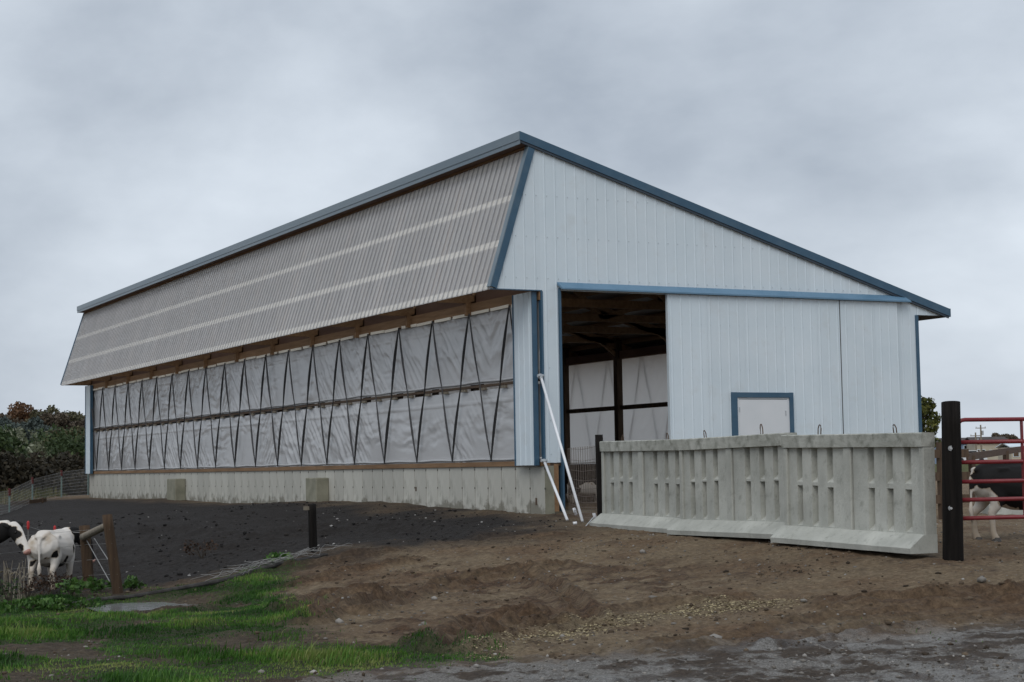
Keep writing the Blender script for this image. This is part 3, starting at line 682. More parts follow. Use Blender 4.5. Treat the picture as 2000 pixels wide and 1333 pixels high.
# curtains
def curtain(name, x, z0, z1, mt, parent, sgn=-1, seed=0, y0=.06, y1=LB - .06, amp=1.0):
    ny, nz = 900, 42
    ys = np.linspace(y0, y1, ny); zs = np.linspace(z0, z1, nz); Y, Z = np.meshgrid(ys, zs)
    zz = (Z - z0) / (z1 - z0)
    sel = fbm(Y * .28 + seed, Z * .4, seed, 3)
    dirn = np.where(fbm(Y * .18 + 5, Z * 0, seed + 9, 2) > .47, 1.0, -1.0)
    a = Y * .75 - dirn * Z * .75; b = Y * .7 + dirn * Z * .7
    fold = np.clip(np.abs(fbm(a * 5.5, b * .8, seed + 1, 3) - .5) * 5.0, 0, 1)
    fold2 = fbm(Y * 1.6, Z * 9 + (fbm(Y * .8, Z, seed + 31) - .5) * 6, seed + 2, 3)
    d = .035 * np.sin(np.clip(zz, 0, 1) * math.pi) * (fbm(Y * .5, Z * .6, seed + 3) - .2)
    d = d + amp * .034 * np.clip((sel - .42) / .14, 0, 1) * (1 - fold) ** 1.5
    d = d + amp * .034 * (fold2 - .5) * np.clip((fbm(Y * .5 + 40, Z * 1.6, seed + 4) - .47) / .1, 0, 1)
    d = d + .012 * (1 - np.abs(zz - .83) / .015).clip(0, 1) * amp
    X = x + sgn * d
    i_ = np.arange(ny * nz).reshape(nz, ny)
    f = np.stack([i_[:-1, :-1], i_[:-1, 1:], i_[1:, 1:], i_[1:, :-1]], -1).reshape(-1, 4)
    return raw(name, np.stack([X.ravel(), Y.ravel(), Z.ravel()], -1), f, M[mt], parent, True)
lc = curtain('lower_curtain', -.005, 1.13, 2.60, 'curtain', barn, seed=3)
uc = curtain('upper_curtain', -.005, 2.725, 4.19, 'curtain', barn, seed=51, amp=.8)
for z, pr_ in ((1.175, lc), (2.765, uc)):
    pts = [(-.03 + .006 * math.sin(i * 1.7), .06 + i * (LB - .12) / 120, z + .008 * math.sin(i * .9)) for i in range(121)]
    MB().tube(pts, .026, 6).build('hem', M['hem'], pr_, True)
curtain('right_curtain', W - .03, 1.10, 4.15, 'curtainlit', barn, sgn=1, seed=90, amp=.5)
MB().box(W - .06, W - .035, .06, LB - .06, 1.085, 1.12).build('right_sill', M['woodp'], barn)
# straps
def strap(ya, yb, x, z0, z1, wmax, wmin, mt, ph, sg=1):
    vs = []; fs = []; n = 25
    for i in range(n):
        t_ = i / (n - 1); y = ya + (yb - ya) * t_; z = z0 + (z1 - z0) * t_
        hf = (t_ * 2) % 1.0
        w = wmin + (wmax - wmin) * max(0.0, math.sin(math.pi * min(1, max(0, (hf if t_ < 1 else 0))))) ** 1.3
        bow = .018 * math.sin(math.pi * ((t_ * 2) % 1.0))
        a = ph + t_ * 2.0
        for s_ in (-1, 1):
            for k in (0, .006): vs.append((x - bow - k + s_ * w * .42, y - s_ * w * .38 * sg, z))
    for i in range(n - 1):
        a_, b_ = 4 * i, 4 * i + 4
        fs += [(a_, a_ + 2, b_ + 2, b_), (a_ + 1, b_ + 1, b_ + 3, a_ + 3), (a_, b_, b_ + 1, a_ + 1), (a_ + 2, a_ + 3, b_ + 3, b_ + 2)]
    fs += [(0, 1, 3, 2), (4*n-4, 4*n-2, 4*n-1, 4*n-3)]
    return MB().add(vs, fs).build('strap', M[mt], barn)
S0, SP = 2.072, 1.8287
for i in range(-1, 19):
    yb = S0 + i * SP
    if yb > .1: strap(yb, yb - SP / 2, -.105, 1.14, 4.2, rnd.uniform(.044, .06), .02, 'strap', rnd.random() * 6) if yb - SP / 2 > .1 else None
    if yb > .1 and yb + SP / 2 < LB - .1: strap(yb, yb + SP / 2, -.10, 1.14, 4.2, rnd.uniform(.04, .055), .022, 'strapg', rnd.random() * 6, .3)
    elif i == -1: strap(yb + .2, yb + SP / 2, -.09, 1.5, 4.2, .04, .022, 'strapg', 1)
for i in range(0, 14):
    yb = 1.2 + i * SP
    strap(yb, yb - SP / 2, W + .06, 1.1, 4.1, .05, .03, 'strap', 0); strap(yb, yb + SP / 2, W + .06, 1.1, 4.1, .05, .03, 'strap', 0)
# wind pocket panels at both ends of the curtain
def pocket(y0, y1, front):
    st = rib_stations(y0, y1, y0 + .16, .22); vs = []; fs = []
    for q, h in st: vs += [(-.164 - .016 * h, q, 1.045), (-.164 - .016 * h, q, 4.372)]
    for i in range(len(st) - 1): fs.append((2 * i, 2 * i + 1, 2 * i + 3, 2 * i + 2))
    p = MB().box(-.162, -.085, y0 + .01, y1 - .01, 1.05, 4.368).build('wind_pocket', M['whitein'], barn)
    MB().add(vs, fs).build('pocket_sheet', M['white'], p)
    MB().box(-.186, -.08, y0 - .015, y0 + .008, 1.04, 4.37).build('pocket_trim', M['blue'], p)
    MB().box(-.186, -.08, y1 - .008, y1 + .015, 1.04, 4.37).build('pocket_trim', M['blue'], p)
pocket(.075, .875, True); pocket(LB - .875, LB - .075, False)
fl = MB().box(.2, W - .2, .0, LB - .05, -.3, .16).build('barn_floor', M['soilfloor']); fl['kind'] = 'structure'
# ------------------------------------------------------------------ precast retaining wall panels
def precast_panel(A, B, zA, zB, label, seed):
    """A is the far end, B the near end (world xy); zA, zB heights of the top edge"""
    r = random.Random(seed); H = 1.43
    A = Vector((A[0], A[1], zA - H)); B = Vector((B[0], B[1], zB - H)); Lp = (A - B).length - .03
    t_ = thing('retaining_wall_panel', label, 'concrete panel', B, 0, 'precast panels of the retaining wall')
    d = (A - B).normalized(); yv = Vector((0, 0, 1)).cross(d).normalized(); zv = d.cross(yv)
    t_.matrix_world = Matrix(((d.x, yv.x, zv.x, B.x), (d.y, yv.y, zv.y, B.y), (d.z, yv.z, zv.z, B.z), (0, 0, 0, 1)))
    mb = MB(); s = Lp / 3.05
    mb.box(.003, Lp - .003, -.165, -.112, .02, H - .17)
    pk = [c * Lp for c in (.115, .235, .36, .655, .77, .885)]; pw = .068
    rib = (.485 * Lp, .555 * Lp)
    edges_ = [.10]
    zr0, zr1 = .76 + r.uniform(-.02, .02), .82
    cols = [(.07, pk[0] - pw)] + [(pk[i] + pw, pk[i + 1] - pw) for i in range(2)] + [(pk[2] + pw, rib[0])] + [(rib[1], pk[3] - pw)] + [(pk[i] + pw, pk[i + 1] - pw) for i in range(3, 5)] + [(pk[5] + pw, Lp - .07)]
    for a, b in cols:                                            # tapered faces between pockets
        y = -.032 + r.uniform(-.004, .004); z1 = H - .171
        mb.add([(a - .012, -.113, .1), (b + .012, -.113, .1), (b, y, .1), (a, y, .1), (a - .012, -.113, z1), (b + .012, -.113, z1), (b, y, z1), (a, y, z1)],
               [(0, 3, 2, 1), (4, 5, 6, 7), (0, 1, 5, 4), (1, 2, 6, 5), (2, 3, 7, 6), (3, 0, 4, 7)])
    for i, c_ in enumerate(pk):
        z0, z1 = zr0 + r.uniform(-.012, .012), zr1 + r.uniform(-.012, .012)
        mb.prism([(-.113, z0), (-.036, z0 + .004), (-.036, z1 - .015), (-.113, z1 + .05)], 0, c_ - pw - .004, c_ + pw + .004)
        mb.prism([(-.113, .15), (-.036, .15), (-.036, .235), (-.113, .30)], 0, c_ - pw - .004, c_ + pw + .004)
    body = mb.build('panel_face', M['precast'], t_)
    fr = MB()
    fr.prism([(-.17, H - .17), (.022, H - .17), (.03, H - .012), (.014, H), (-.16, H), (-.17, H - .01)], 0, 0, Lp)
    o = fr.build('top_beam', M['precasttop'], t_)
    for nm, a, b, y in (('edge_rib', .002, .09, .004), ('middle_rib', rib[0] + .02, rib[1] - .03, .0), ('edge_rib', Lp - .09, Lp - .002, .004)):
        bevel(MB().box(a, b, -.169, y, .03, H - .1705).build(nm, M['precast'], t_), .012)
    # sloping toe, uneven along its edge
    n = 16; vs = []; fs = []
    pf = lambda w: [(-.172, .0), (.23 + w, .0), (.24 + w, .065 + w * .3), (.02, .22), (-.172, .22)]
    for i in range(n + 1):
        w = r.uniform(-.012, .012)
        for p, q in pf(w): vs.append((i * Lp / n, p, q))
    for i in range(n):
        for k in range(5): fs.append((i * 5 + k, i * 5 + (k + 1) % 5, (i + 1) * 5 + (k + 1) % 5, (i + 1) * 5 + k))
    fs += [tuple(range(5)), tuple(range(n * 5, n * 5 + 5))]
    MB().add(vs, fs).build('sloping_toe', M['precast'], t_)
    for fx in (.24, .76):
        x = fx * Lp + r.uniform(-.1, .1); h = r.uniform(.09, .15); lean = r.uniform(-.03, .03)
        pts = [(x - .03, -.09, H - .02), (x - .032 + lean * .5, -.09, H + h * .6), (x - .018 + lean, -.09, H + h * .92), (x + lean, -.09, H + h), (x + .018 + lean, -.09, H + h * .92), (x + .032 + lean * .5, -.09, H + h * .6), (x + .03, -.09, H - .02)]
        MB().tube(pts, .008, 5).build('lifting_loop', M['woodd'], t_)
    return t_
w0, w1, w2, w3 = (-.87, -3.6), (-1.14, -6.66), (-1.41, -9.72), (-1.68, -12.80)
precast_panel(w0, w1, 1.425, 1.40, 'precast concrete wall panel nearest the barn door, beside the white pipes', 1)
precast_panel((w1[0] - .15, w1[1] - .02), (w2[0] - .08, w2[1]), 1.395, 1.42, 'middle precast concrete wall panel of the row of three', 2)
precast_panel((w2[0] - .20, w2[1] - .02), (w3[0] - .11, w3[1]), 1.385, 1.345, 'largest precast concrete wall panel, next to the thick black pole', 3)

def roughpost(name, a, b, r0, r1, mt, n=14, seed=0, parent=None, cut=.0):
    r = random.Random(seed); a = Vector(a); b = Vector(b); k = 9; pts = []; rs = []
    vs = []; fs = []
    ax = (b - a).normalized(); s_ = ax.cross(Vector((0, 1, .01))).normalized(); u_ = s_.cross(ax)
    off = [r.uniform(.93, 1.05) for _ in range(n)]
    for i in range(k):
        t_ = i / (k - 1); c_ = a.lerp(b, t_); rad = r0 + (r1 - r0) * t_
        for j in range(n):
            g = 2 * math.pi * j / n; q = rad * off[j] * r.uniform(.985, 1.015)
            p = c_ + (s_ * math.cos(g) + u_ * math.sin(g)) * q
            if i == k - 1: p = p + ax * (cut * math.cos(g + 1))
            vs.append(p)
    for i in range(k - 1):
        for j in range(n): fs.append((i * n + j, i * n + (j + 1) % n, (i + 1) * n + (j + 1) % n, (i + 1) * n + j))
    fs += [tuple(range(n))[::-1], tuple(range((k - 1) * n, k * n))]
    o_ = MB().add(vs, fs).build(name, M[mt], parent)
    for p_ in o_.data.polygons: p_.use_smooth = len(p_.vertices) == 4
    return o_

# gate pole with bolts
p0 = at(1861, 1092, 20.0); p1 = at(1857, 786, 20.0)
gp = thing('gate_pole', 'thick black wooden gate pole with two bright washers', 'pole', tuple(p0))
roughpost('pole', (0, 0, -.3), tuple(p1 - p0), .128, .112, 'post', 18, 4, gp, .02)
for v_ in (876, 993):
    q = at(1857, v_, 19.885) - p0; toc = Vector(-CF)
    for nm, r_, l_, mt in (('washer', .031, .006, 'steel'), ('bolt_head', .015, .02, 'hem')):
        MB().tube([Vector(q) + toc * -.01, Vector(q) + toc * l_], r_, 14).build(nm, M[mt], gp)
# red gate
g0 = at(1879, 1013, 20.05); gdir = Vector((CR[0], CR[1], 0)).normalized() + Vector((.10, .2, 0)); gdir.normalize()
gate = thing('pipe_gate', 'dark red six rail pipe gate hung beside the black pole', 'gate', tuple(g0))
zt_ = [0] + [(at(1879, v_, 20.05)[2] - g0[2]) for v_ in (977, 941.5, 903.5, 864, 820)]
zt_[0] = .0; GL = 3.6
for i, z in enumerate(zt_):
    if i == 5: pts = [gdir * -.02 + Vector((0, 0, z - .12)), gdir * -.02 + Vector((0, 0, z - .05)), gdir * .03 + Vector((0, 0, z - .008)), gdir * .08 + Vector((0, 0, z)), gdir * GL + Vector((0, 0, z))]
    else: pts = [gdir * .0 + Vector((0, 0, z)), gdir * GL + Vector((0, 0, z))]
    MB().tube(pts, .0255, 10).build('rail', M['red'], gate, True)
for x_ in (-.02, .815, 1.75, 2.7, GL):
    if x_ == -.02: MB().tube([gdir * x_, gdir * x_ + Vector((0, 0, zt_[5] - .1))], .0255, 10).build('stile', M['red'], gate, True)
    else: MB().bar(gdir * x_ + Vector((0, 0, -.005)), gdir * x_ + Vector((0, 0, zt_[5] - .015)), .05, .014, up=gdir).build('stile', M['red'], gate)
# post and wire panel closing the gap at the barn door
q0 = Vector(at(1175, 1000, 29.05)); q0.z = gz(q0.x, q0.y)
dp = thing('round_post', 'dark round post behind the far end of the concrete wall', 'post', q0)
roughpost('post', (0, 0, -.3), (-.02, 0, 1.545 - q0.z), .075, .07, 'post', 12, 9, dp, .0)
a = Vector((.42, -.16, .08)); b = Vector((q0.x, q0.y + .08, .04)); top = 1.28
wp = thing('wire_mesh_panel', 'rusty wire mesh panel across the gap beside the door jamb', 'wire panel', a)
for i in range(27):
    t_ = i / 26; p = (b - a) * t_; MB().tube([p, p + Vector((.008 * math.sin(i * 3), 0, top + .05 * t_))], .0035, 4).build('wire', M['wirer'], wp)
for j, z in enumerate((.04, .13, .22, .31, .42, .55, .70, .87, 1.06, 1.27)):
    MB().tube([Vector((0, 0, z)), (b - a) * .5 + Vector((0, 0, z - .015)), (b - a) + Vector((0, 0, z + .04))], .0035, 4).build('wire', M['wirer'], wp)
# white pipes leaning from the curtain winches
def pipe(top_, base, label):
    base = Vector(base); top_ = Vector(top_); o = thing('winch_pipe', label, 'pipe', base, 0, 'white pipes hanging from the curtain winches')
    MB().tube([(0, 0, 0), tuple(top_ - base)], .026, 12).build('tube', M['pipe'], o, True)
    d = (top_ - base).normalized(); e_ = top_ - base
    MB().tube([e_ - d * .05, e_ + d * .05], .036, 10).build('coupling', M['steel'], o)
    MB().tube([e_ + Vector((-.07, 0, .02)), e_ + Vector((.05, 0, .02))], .03, 10).build('gearbox', M['steel'], o)
    MB().tube([e_ + Vector((-.01, 0, .02)), e_ + Vector((-.01, .1, .02))], .018, 8).build('shaft', M['steel'], o)
    return o
b1 = at(1138, 1030, 30.1); b1[2] = max(b1[2], gz(b1[0], b1[1])) + .01
b2 = at(1108, 1020, 30.6); b2[2] = max(b2[2], gz(b2[0], b2[1])) + .01
pipe((-.10, -.10, 2.72), b1, 'longer white pipe leaning from the upper winch down to the dirt')
pipe((-.06, -.10, 1.11), b2, 'shorter white pipe leaning from the lower winch down to the dirt')
def scrap(u0, v0, u1, v1, D, r_, label, up=.0):
    p = on_ground(u0, v0); q = at(u1, v1, float((p - CAM) @ CF)); z = gz(p[0], p[1]) + r_
    o = thing('pipe_offcut', label, 'pipe piece', (p[0], p[1], z))
    MB().tube([(0, 0, 0), (q[0] - p[0], q[1] - p[1], max(q[2] - p[2], 0) + up)], r_, 10).build('tube', M['pipe'], o, True); 
    MB().tube([(0, 0, 0), ((q[0] - p[0]) * .1, (q[1] - p[1]) * .1, max(q[2] - p[2], 0) * .1)], r_ * 1.12, 10).build('rim', M['hem'], o)
scrap(1125, 1009, 1121, 1001, 30, .03, 'short white pipe offcut standing between the two leaning pipes', .05)
scrap(1119, 1026, 1127, 1025, 30, .028, 'short white pipe offcut lying flat on the dirt')
scrap(1163, 1020, 1160, 1010, 29, .03, 'white pipe offcut leaning at the foot of the concrete wall', .04)
p = on_ground(1143, 1030); q = at(1159, 1011, float((p - CAM) @ CF))
o = thing('steel_rod', 'thin grey rod propped between the long pipe and the wall', 'rod', tuple(p)); MB().tube([(0, 0, 0), tuple(q - p)], .012, 6).build('rod', M['steel'], o); MB().tube([(0, 0, -.02), tuple((q - p) * .08)], .016, 6).build('end_cap', M['hem'], o)

# ------------------------------------------------------------------ fence at lower left
fa = at(236, 1162, 25.0); fb = at(177, 1152, 27.0)
fa[2] = gz(fa[0], fa[1]); fb[2] = gz(fb[0], fb[1])
ta = at(209, 1006, 25.0); tb = at(165, 1027, 27.0)
fz = thing('brace_fence', 'pair of brown wooden fence posts joined by a grey brace rail', 'fence', tuple(fa))
roughpost('post', (0, 0, -.3), tuple(ta - fa), .082, .075, 'fpost', 14, 21, fz, .01)
roughpost('post', tuple(fb - fa + np.array([0, 0, -.3])), tuple(tb - fa), .088, .082, 'fpost', 14, 22, fz, .01)
ra = at(211, 1026, 25.0) - fa; rb = at(163, 1049, 26.9) - fa
roughpost('brace_rail', tuple(rb), tuple(ra), .062, .055, 'rail', 12, 23, fz)
for (u0, v0, D0, u1, v1, D1) in ((166, 1050, 26.95, 214, 1136, 24.95), (184, 1052, 26.9, 214, 1098, 24.95)):
    MB().tube([tuple(at(u0, v0, D0) - fa), tuple(at(u1, v1, D1) - fa)], .007, 5).build('brace_wire', M['wire'], fz)
for k, v_ in enumerate((1034, 1062, 1092, 1122, 1148)):
    a_ = at(209 + (v_ - 1006) * 27 / 156, v_, 24.91) - fa; b_ = at(168 + k * 3, v_ + 2, 26.9) - fa; c_ = at(-60, v_ + 22 + k * 4, 27.6) - fa
    MB().tube([tuple(a_), tuple(b_), tuple(c_)], .0028, 4).build('strand', M['wire'], fz)
# single dark post
fc = at(612, 1077, 27.0); fc[2] = gz(fc[0], fc[1])
sp = thing('fence_post', 'dark wooden post standing alone at the edge of the black soil', 'post', tuple(fc))
roughpost('post', (0, 0, -.3), tuple(at(609, 985, 27.0) - fc), .072, .066, 'post', 12, 31, sp)
q = at(600, 993, 26.95) - fc; MB().bar(tuple(q + np.array([-.06, 0, 0])), tuple(q + np.array([.1, 0, .0])), .03, .06).build('wood_peg', M['rail'], sp)
# electric fence rods with red insulators
for i, (u, v0, v1, D, lab) in enumerate(((55, 1020, 1120, 30.0, 'thin fence rod with red insulator beside the cow head at the left'), (107, 1029, 1110, 30.5, 'thin fence rod with red insulator behind the white cow'))):
    b_ = at(u, v1, D); b_[2] = gz(b_[0], b_[1]); t__ = at(u, v0, D)
    o = thing('fence_rod', lab, 'fence rod', tuple(b_)); MB().tube([(0, 0, -.2), tuple(t__ - b_)], .008, 6).build('rod', M['wire'], o)
    MB().tube([tuple(t__ - b_ + np.array([0, 0, -.13])), tuple(t__ - b_ + np.array([0, 0, -.09])), tuple(t__ - b_ + np.array([0, 0, .0])), tuple(t__ - b_ + np.array([0, 0, .02]))], [.014, .026, .024, .01], 8).build('insulator', M['redp'], o)
wv = thing('electric_wire', 'thin sagging electric fence wire running past the red insulators to the brace fence', 'wire', tuple(at(-20, 1022, 29.5)))
w_ = [at(-20, 1016, 29.5), at(55, 1023, 30), at(82, 1031, 30.2), at(107, 1034, 30.5), at(158, 1034, 27.0)]
MB().tube([tuple(q - w_[0]) for q in w_], .0045, 4).build('strand', M['wire'], wv)
# long fallen rail and tangled wire
lp = []
for u, v_ in ((98, 1192), (180, 1180), (260, 1170), (350, 1156), (440, 1138), (540, 1110), (600, 1096), (640, 1088)):
    q = on_ground(u, v_); lp.append((q[0], q[1], gz(q[0], q[1]) + .02))
lg = thing('fallen_rail', 'long grey wooden rail lying on the ground along the black soil', 'log', lp[0])
L0 = Vector(lp[0])
MB().tube([Vector(q) - L0 for q in lp], [.025, .032, .036, .038, .038, .036, .03, .02], 9).build('rail', M['log'], lg)
MB().tube([Vector(q) - L0 + Vector((.02, .16, .0)) for q in lp[3:]], [.02, .026, .03, .028, .02], 7).build('thin_rail', M['log'], lg)
tw = thing('tangled_wire', 'tangle of loose pale wire netting lying on the fallen rail', 'wire', lp[3])
for k in range(20):
    i0 = rnd.uniform(4, 6.9); i_ = int(i0); f_ = i0 - i_; c_ = Vector(lp[i_]).lerp(Vector(lp[min(i_ + 1, 7)]), f_) - Vector(lp[3])
    pts = []; a_ = rnd.uniform(-.6, .6); ln = rnd.uniform(.5, 1.4); dirv = (Vector(lp[7]) - Vector(lp[3])).normalized()
    for j in range(7):
        t_ = j / 6 - .5; pts.append(c_ + dirv * (t_ * ln) + Vector((0, rnd.uniform(-.1, .1) + .3 * math.sin(t_ * (3 + k % 5) + k) + a_ * .5 * abs(t_), .05 + .08 * abs(math.sin(t_ * (4 + k % 4) + k * 2)))))
    MB().tube(pts, .0032, 4).build('wire', M['wire'], tw)

# ------------------------------------------------------------------ cattle
def ring_tube(mb, rings, n=14, lateral=None):
    """rings: (center, half width, half height)"""
    P = [Vector(r[0]) for r in rings]; vs = []; fs = []
    for i, (c_, rx, rz) in enumerate(rings):
        t_ = (P[min(i + 1, len(P) - 1)] - P[max(i - 1, 0)]).normalized()
        S = Vector(lateral) if lateral else Vector((1, 0, 0))
        S = (S - t_ * S.dot(t_)).normalized(); Uv = S.cross(t_).normalized()
        for k in range(n):
            g = 2 * math.pi * k / n; vs.append(P[i] + S * (math.cos(g) * rx) + Uv * (math.sin(g) * rz))
    for i in range(len(P) - 1):
        for k in range(n): fs.append((i * n + k, i * n + (k + 1) % n, (i + 1) * n + (k + 1) % n, (i + 1) * n + k))
    vs += [P[0], P[-1]]; c0 = len(vs) - 2; c1 = c0 + 1
    for k in range(n): fs.append((c0, (k + 1) % n, k)); fs.append((c1, (len(P) - 1) * n + k, (len(P) - 1) * n + (k + 1) % n))
    mb.add(vs, fs)
hide = attr_mat('cow_hide', [(0.0, (.011, .010, .010)), (.44, (.018, .015, .013)), (.50, (.36, .29, .22)), (.72, (.44, .37, .29)), (1.0, (.66, .62, .57))], 'coat', .75, .2)
def cow(name, label, loc, rz, scale, neck, head, black, white=(), base='white', lying=False, group=None, tag_side=1, step=.0):
    t_ = thing(name, label, 'calf' if name == 'calf' else 'cow', loc, rz, group); t_.scale = (scale,) * 3
    mb = MB()
    dz = -.33 if lying else 0
    torso = [((0, -.645, .80), .07, .09), ((0, -.61, .79), .165, .16), ((0, -.52, .765), .225, .225), ((0, -.36, .725), .245, .265), ((0, -.1, .685), .272, .30), ((0, .16, .68), .262, .305), ((0, .36, .70), .215, .29), ((0, .50, .73), .165, .235), ((0, .57, .75), .10, .15)]
    ring_tube(mb, [((c_[0], c_[1], c_[2] + dz), a_, b_) for c_, a_, b_ in torso], 18)
    ring_tube(mb, [((0, -.66, .90 + dz), .07, .035), ((0, -.45, .985 + dz), .10, .04), ((0, 0, .965 + dz), .05, .04), ((0, .42, .965 + dz), .06, .05)], 10)
    for s_ in (-1, 1): ring_tube(mb, [((s_ * .17, -.40, .905 + dz), .04, .035), ((s_ * .15, -.24, .91 + dz), .04, .035)], 8)
    nk = [((0, .42, .78 + dz), .15, .23)] + [((c_[0], c_[1], c_[2] + dz), a_, b_) for c_, a_, b_ in neck]
    ring_tube(mb, nk, 14)
    poll, muz = Vector(head[0]) + Vector((0, 0, dz)), Vector(head[1]) + Vector((0, 0, dz)); dv = (muz - poll)
    lat = Vector(head[2]) if len(head) > 2 else Vector((1, 0, 0))
    hd = [(-.06, .05, .05), (.0, .085, .085), (.18, .098, .108), (.36, .088, .105), (.6, .066, .085), (.82, .062, .066), (.96, .064, .058), (1.04, .04, .035)]
    ring_tube(mb, [(poll + dv * q, a_, b_) for q, a_, b_ in hd], 14, lat)
    if not lying:
        for s_ in (-1, 1):
            o_ = step * s_
            ring_tube(mb, [((s_ * .13, -.44, .74), .10, .17), ((s_ * .155, -.40 + o_ * .3, .58), .085, .135), ((s_ * .15, -.47 + o_ * .6, .44), .055, .075), ((s_ * .14, -.545 + o_, .35), .042, .056), ((s_ * .14, -.535 + o_, .22), .034, .04), ((s_ * .14, -.525 + o_, .10), .037, .043), ((s_ * .14, -.50 + o_, .04), .043, .055), ((s_ * .14, -.49 + o_, .0), .048, .062)], 10)
            ring_tube(mb, [((s_ * .13, .37, .72), .08, .14), ((s_ * .15, .35, .54), .066, .09), ((s_ * .145, .355 - o_ * .5, .40), .05, .06), ((s_ * .14, .37 - o_, .28), .044, .048), ((s_ * .14, .37 - o_, .16), .033, .037), ((s_ * .14, .375 - o_, .08), .037, .042), ((s_ * .14, .395 - o_, .0), .047, .058)], 10)
    else:
        for s_ in (-1, 1):
            ring_tube(mb, [((s_ * .20, -.40, .28), .10, .13), ((s_ * .29, -.18, .18), .08, .1), ((s_ * .30, -.40, .06), .05, .05), ((s_ * .28, -.15, .05), .04, .04)], 10)
            ring_tube(mb, [((s_ * .16, .35, .25), .08, .1), ((s_ * .2, .5, .09), .055, .06), ((s_ * .17, .3, .05), .04, .04)], 10)
    ring_tube(mb, [((0, -.64, .90 + dz), .03, .03), ((0, -.685, .80 + dz), .028, .026), ((.01, -.69, .6 + dz), .022, .02), ((.01, -.69, .46 + dz), .018, .018)] if not lying else [((0, -.62, .55), .03, .03), ((0, -.68, .4), .02, .02)], 8)
    me0 = mb.mesh('tmp'); tmp = bpy.data.objects.new('tmp', me0); COL.objects.link(tmp)
    rm = tmp.modifiers.new('r', 'REMESH'); rm.mode = 'VOXEL'; rm.voxel_size = .016; rm.use_smooth_shade = True
    smd = tmp.modifiers.new('s', 'SMOOTH'); smd.factor = .5; smd.iterations = 5
    dg = bpy.context.evaluated_depsgraph_get(); dg.update()
    me = bpy.data.meshes.new_from_object(tmp.evaluated_get(dg)); bpy.data.objects.remove(tmp)
    co = np.zeros(len(me.vertices) * 3, np.float32); me.vertices.foreach_get('co', co); co = co.reshape(-1, 3)
    val = np.full(len(co), 1.0 if base == 'white' else 0.0)
    wob = (fbm(co[:, 1] * 9 + co[:, 0] * 4, co[:, 2] * 9 - co[:, 0] * 3, 5) - .5) * .16
    def paint(spots, target):
        for x, y, z, r_ in spots:
            z = z + dz; d_ = np.sqrt((co[:, 0] - x) ** 2 + (co[:, 1] - y) ** 2 + (co[:, 2] - z) ** 2) + wob
            k_ = np.clip((r_ - d_) / .012 * .5 + .5, 0, 1); val[:] = val * (1 - k_) + target * k_
    paint(black, 0.0); paint(white, 1.0)
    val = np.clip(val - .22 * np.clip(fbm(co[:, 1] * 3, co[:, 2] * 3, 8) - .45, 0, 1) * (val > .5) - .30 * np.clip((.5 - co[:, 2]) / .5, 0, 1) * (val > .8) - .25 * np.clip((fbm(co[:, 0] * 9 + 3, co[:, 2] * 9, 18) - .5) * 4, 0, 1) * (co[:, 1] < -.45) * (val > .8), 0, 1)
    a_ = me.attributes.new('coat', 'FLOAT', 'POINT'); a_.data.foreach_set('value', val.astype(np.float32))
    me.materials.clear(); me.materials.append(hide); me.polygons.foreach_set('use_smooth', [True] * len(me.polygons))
    body = bpy.data.objects.new('body', me); COL.objects.link(body); body.parent = t_
    up = lat.cross(dv).normalized()
    if up.z < 0: up = -up
    latn = lat.normalized(); dn = dv.normalized()
    for s_ in (-1, 1):                                            # ears, eyes
        e0 = poll + latn * s_ * .075 + dn * .02; e1 = e0 + latn * s_ * .16 + up * .02 - dn * .02
        em = MB(); ring_tube(em, [(e0, .02, .02), (e0.lerp(e1, .4), .055, .016), (e0.lerp(e1, .75), .045, .012), (e1, .012, .006)], 10, dn)
        o = em.build('ear', None, t_, True); o.data.materials.append(hide)
        av = o.data.attributes.new('coat', 'FLOAT', 'POINT'); av.data.foreach_set('value', np.full(len(o.data.vertices), .2 if base == 'white' else .1, np.float32))
        ec = poll + dv * .33 + latn * s_ * .083 + up * .045
        em = MB(); ring_tube(em, [(ec - latn * s_ * .012, .02, .02), (ec + latn * s_ * .006, .016, .016), (ec + latn * s_ * .011, .006, .006)], 8, dn)
        em.build('eye', M['eye'], t_, True)
        nc = poll + dv * 1.02 + latn * s_ * .028 + up * .02; em = MB(); ring_tube(em, [(nc - dn * .01, .012, .015), (nc + dn * .008, .008, .01)], 8, latn); em.build('nostril', M['eye'], t_, True)
    em = MB(); ring_tube(em, [(poll + dv * .955, .067, .059), (poll + dv * 1.02, .056, .05), (poll + dv * 1.062, .025, .022)], 12, lat); em.build('muzzle', M['pink'], t_, True)
    if not lying:
        for s_ in (-1, 1):
            for y_, k_ in ((-.488 + step * s_, 1), (.402 - step * s_, 1)):
                MB().tube([(s_ * .14, y_ - .005, -.005), (s_ * .14, y_ + .0, .05)], [.066, .052], 10).build('hoof', M['hoof'], t_)
        em = MB(); em.tube([(.01, -.70, .5), (.01, -.70, .40), (.015, -.695, .3), (.015, -.69, .24)], [.014, .032, .028, .006], 8)
        o = em.build('tail_switch', None, t_, True); o.data.materials.append(hide)
        av = o.data.attributes.new('coat', 'FLOAT', 'POINT'); av.data.foreach_set('value', np.full(len(o.data.vertices), .85, np.float32))
    return t_
def on(u, v_, D):
    q = at(u, v_, D); return (q[0], q[1], gz(q[0], q[1]) - .01)
HA = math.radians(27.26)
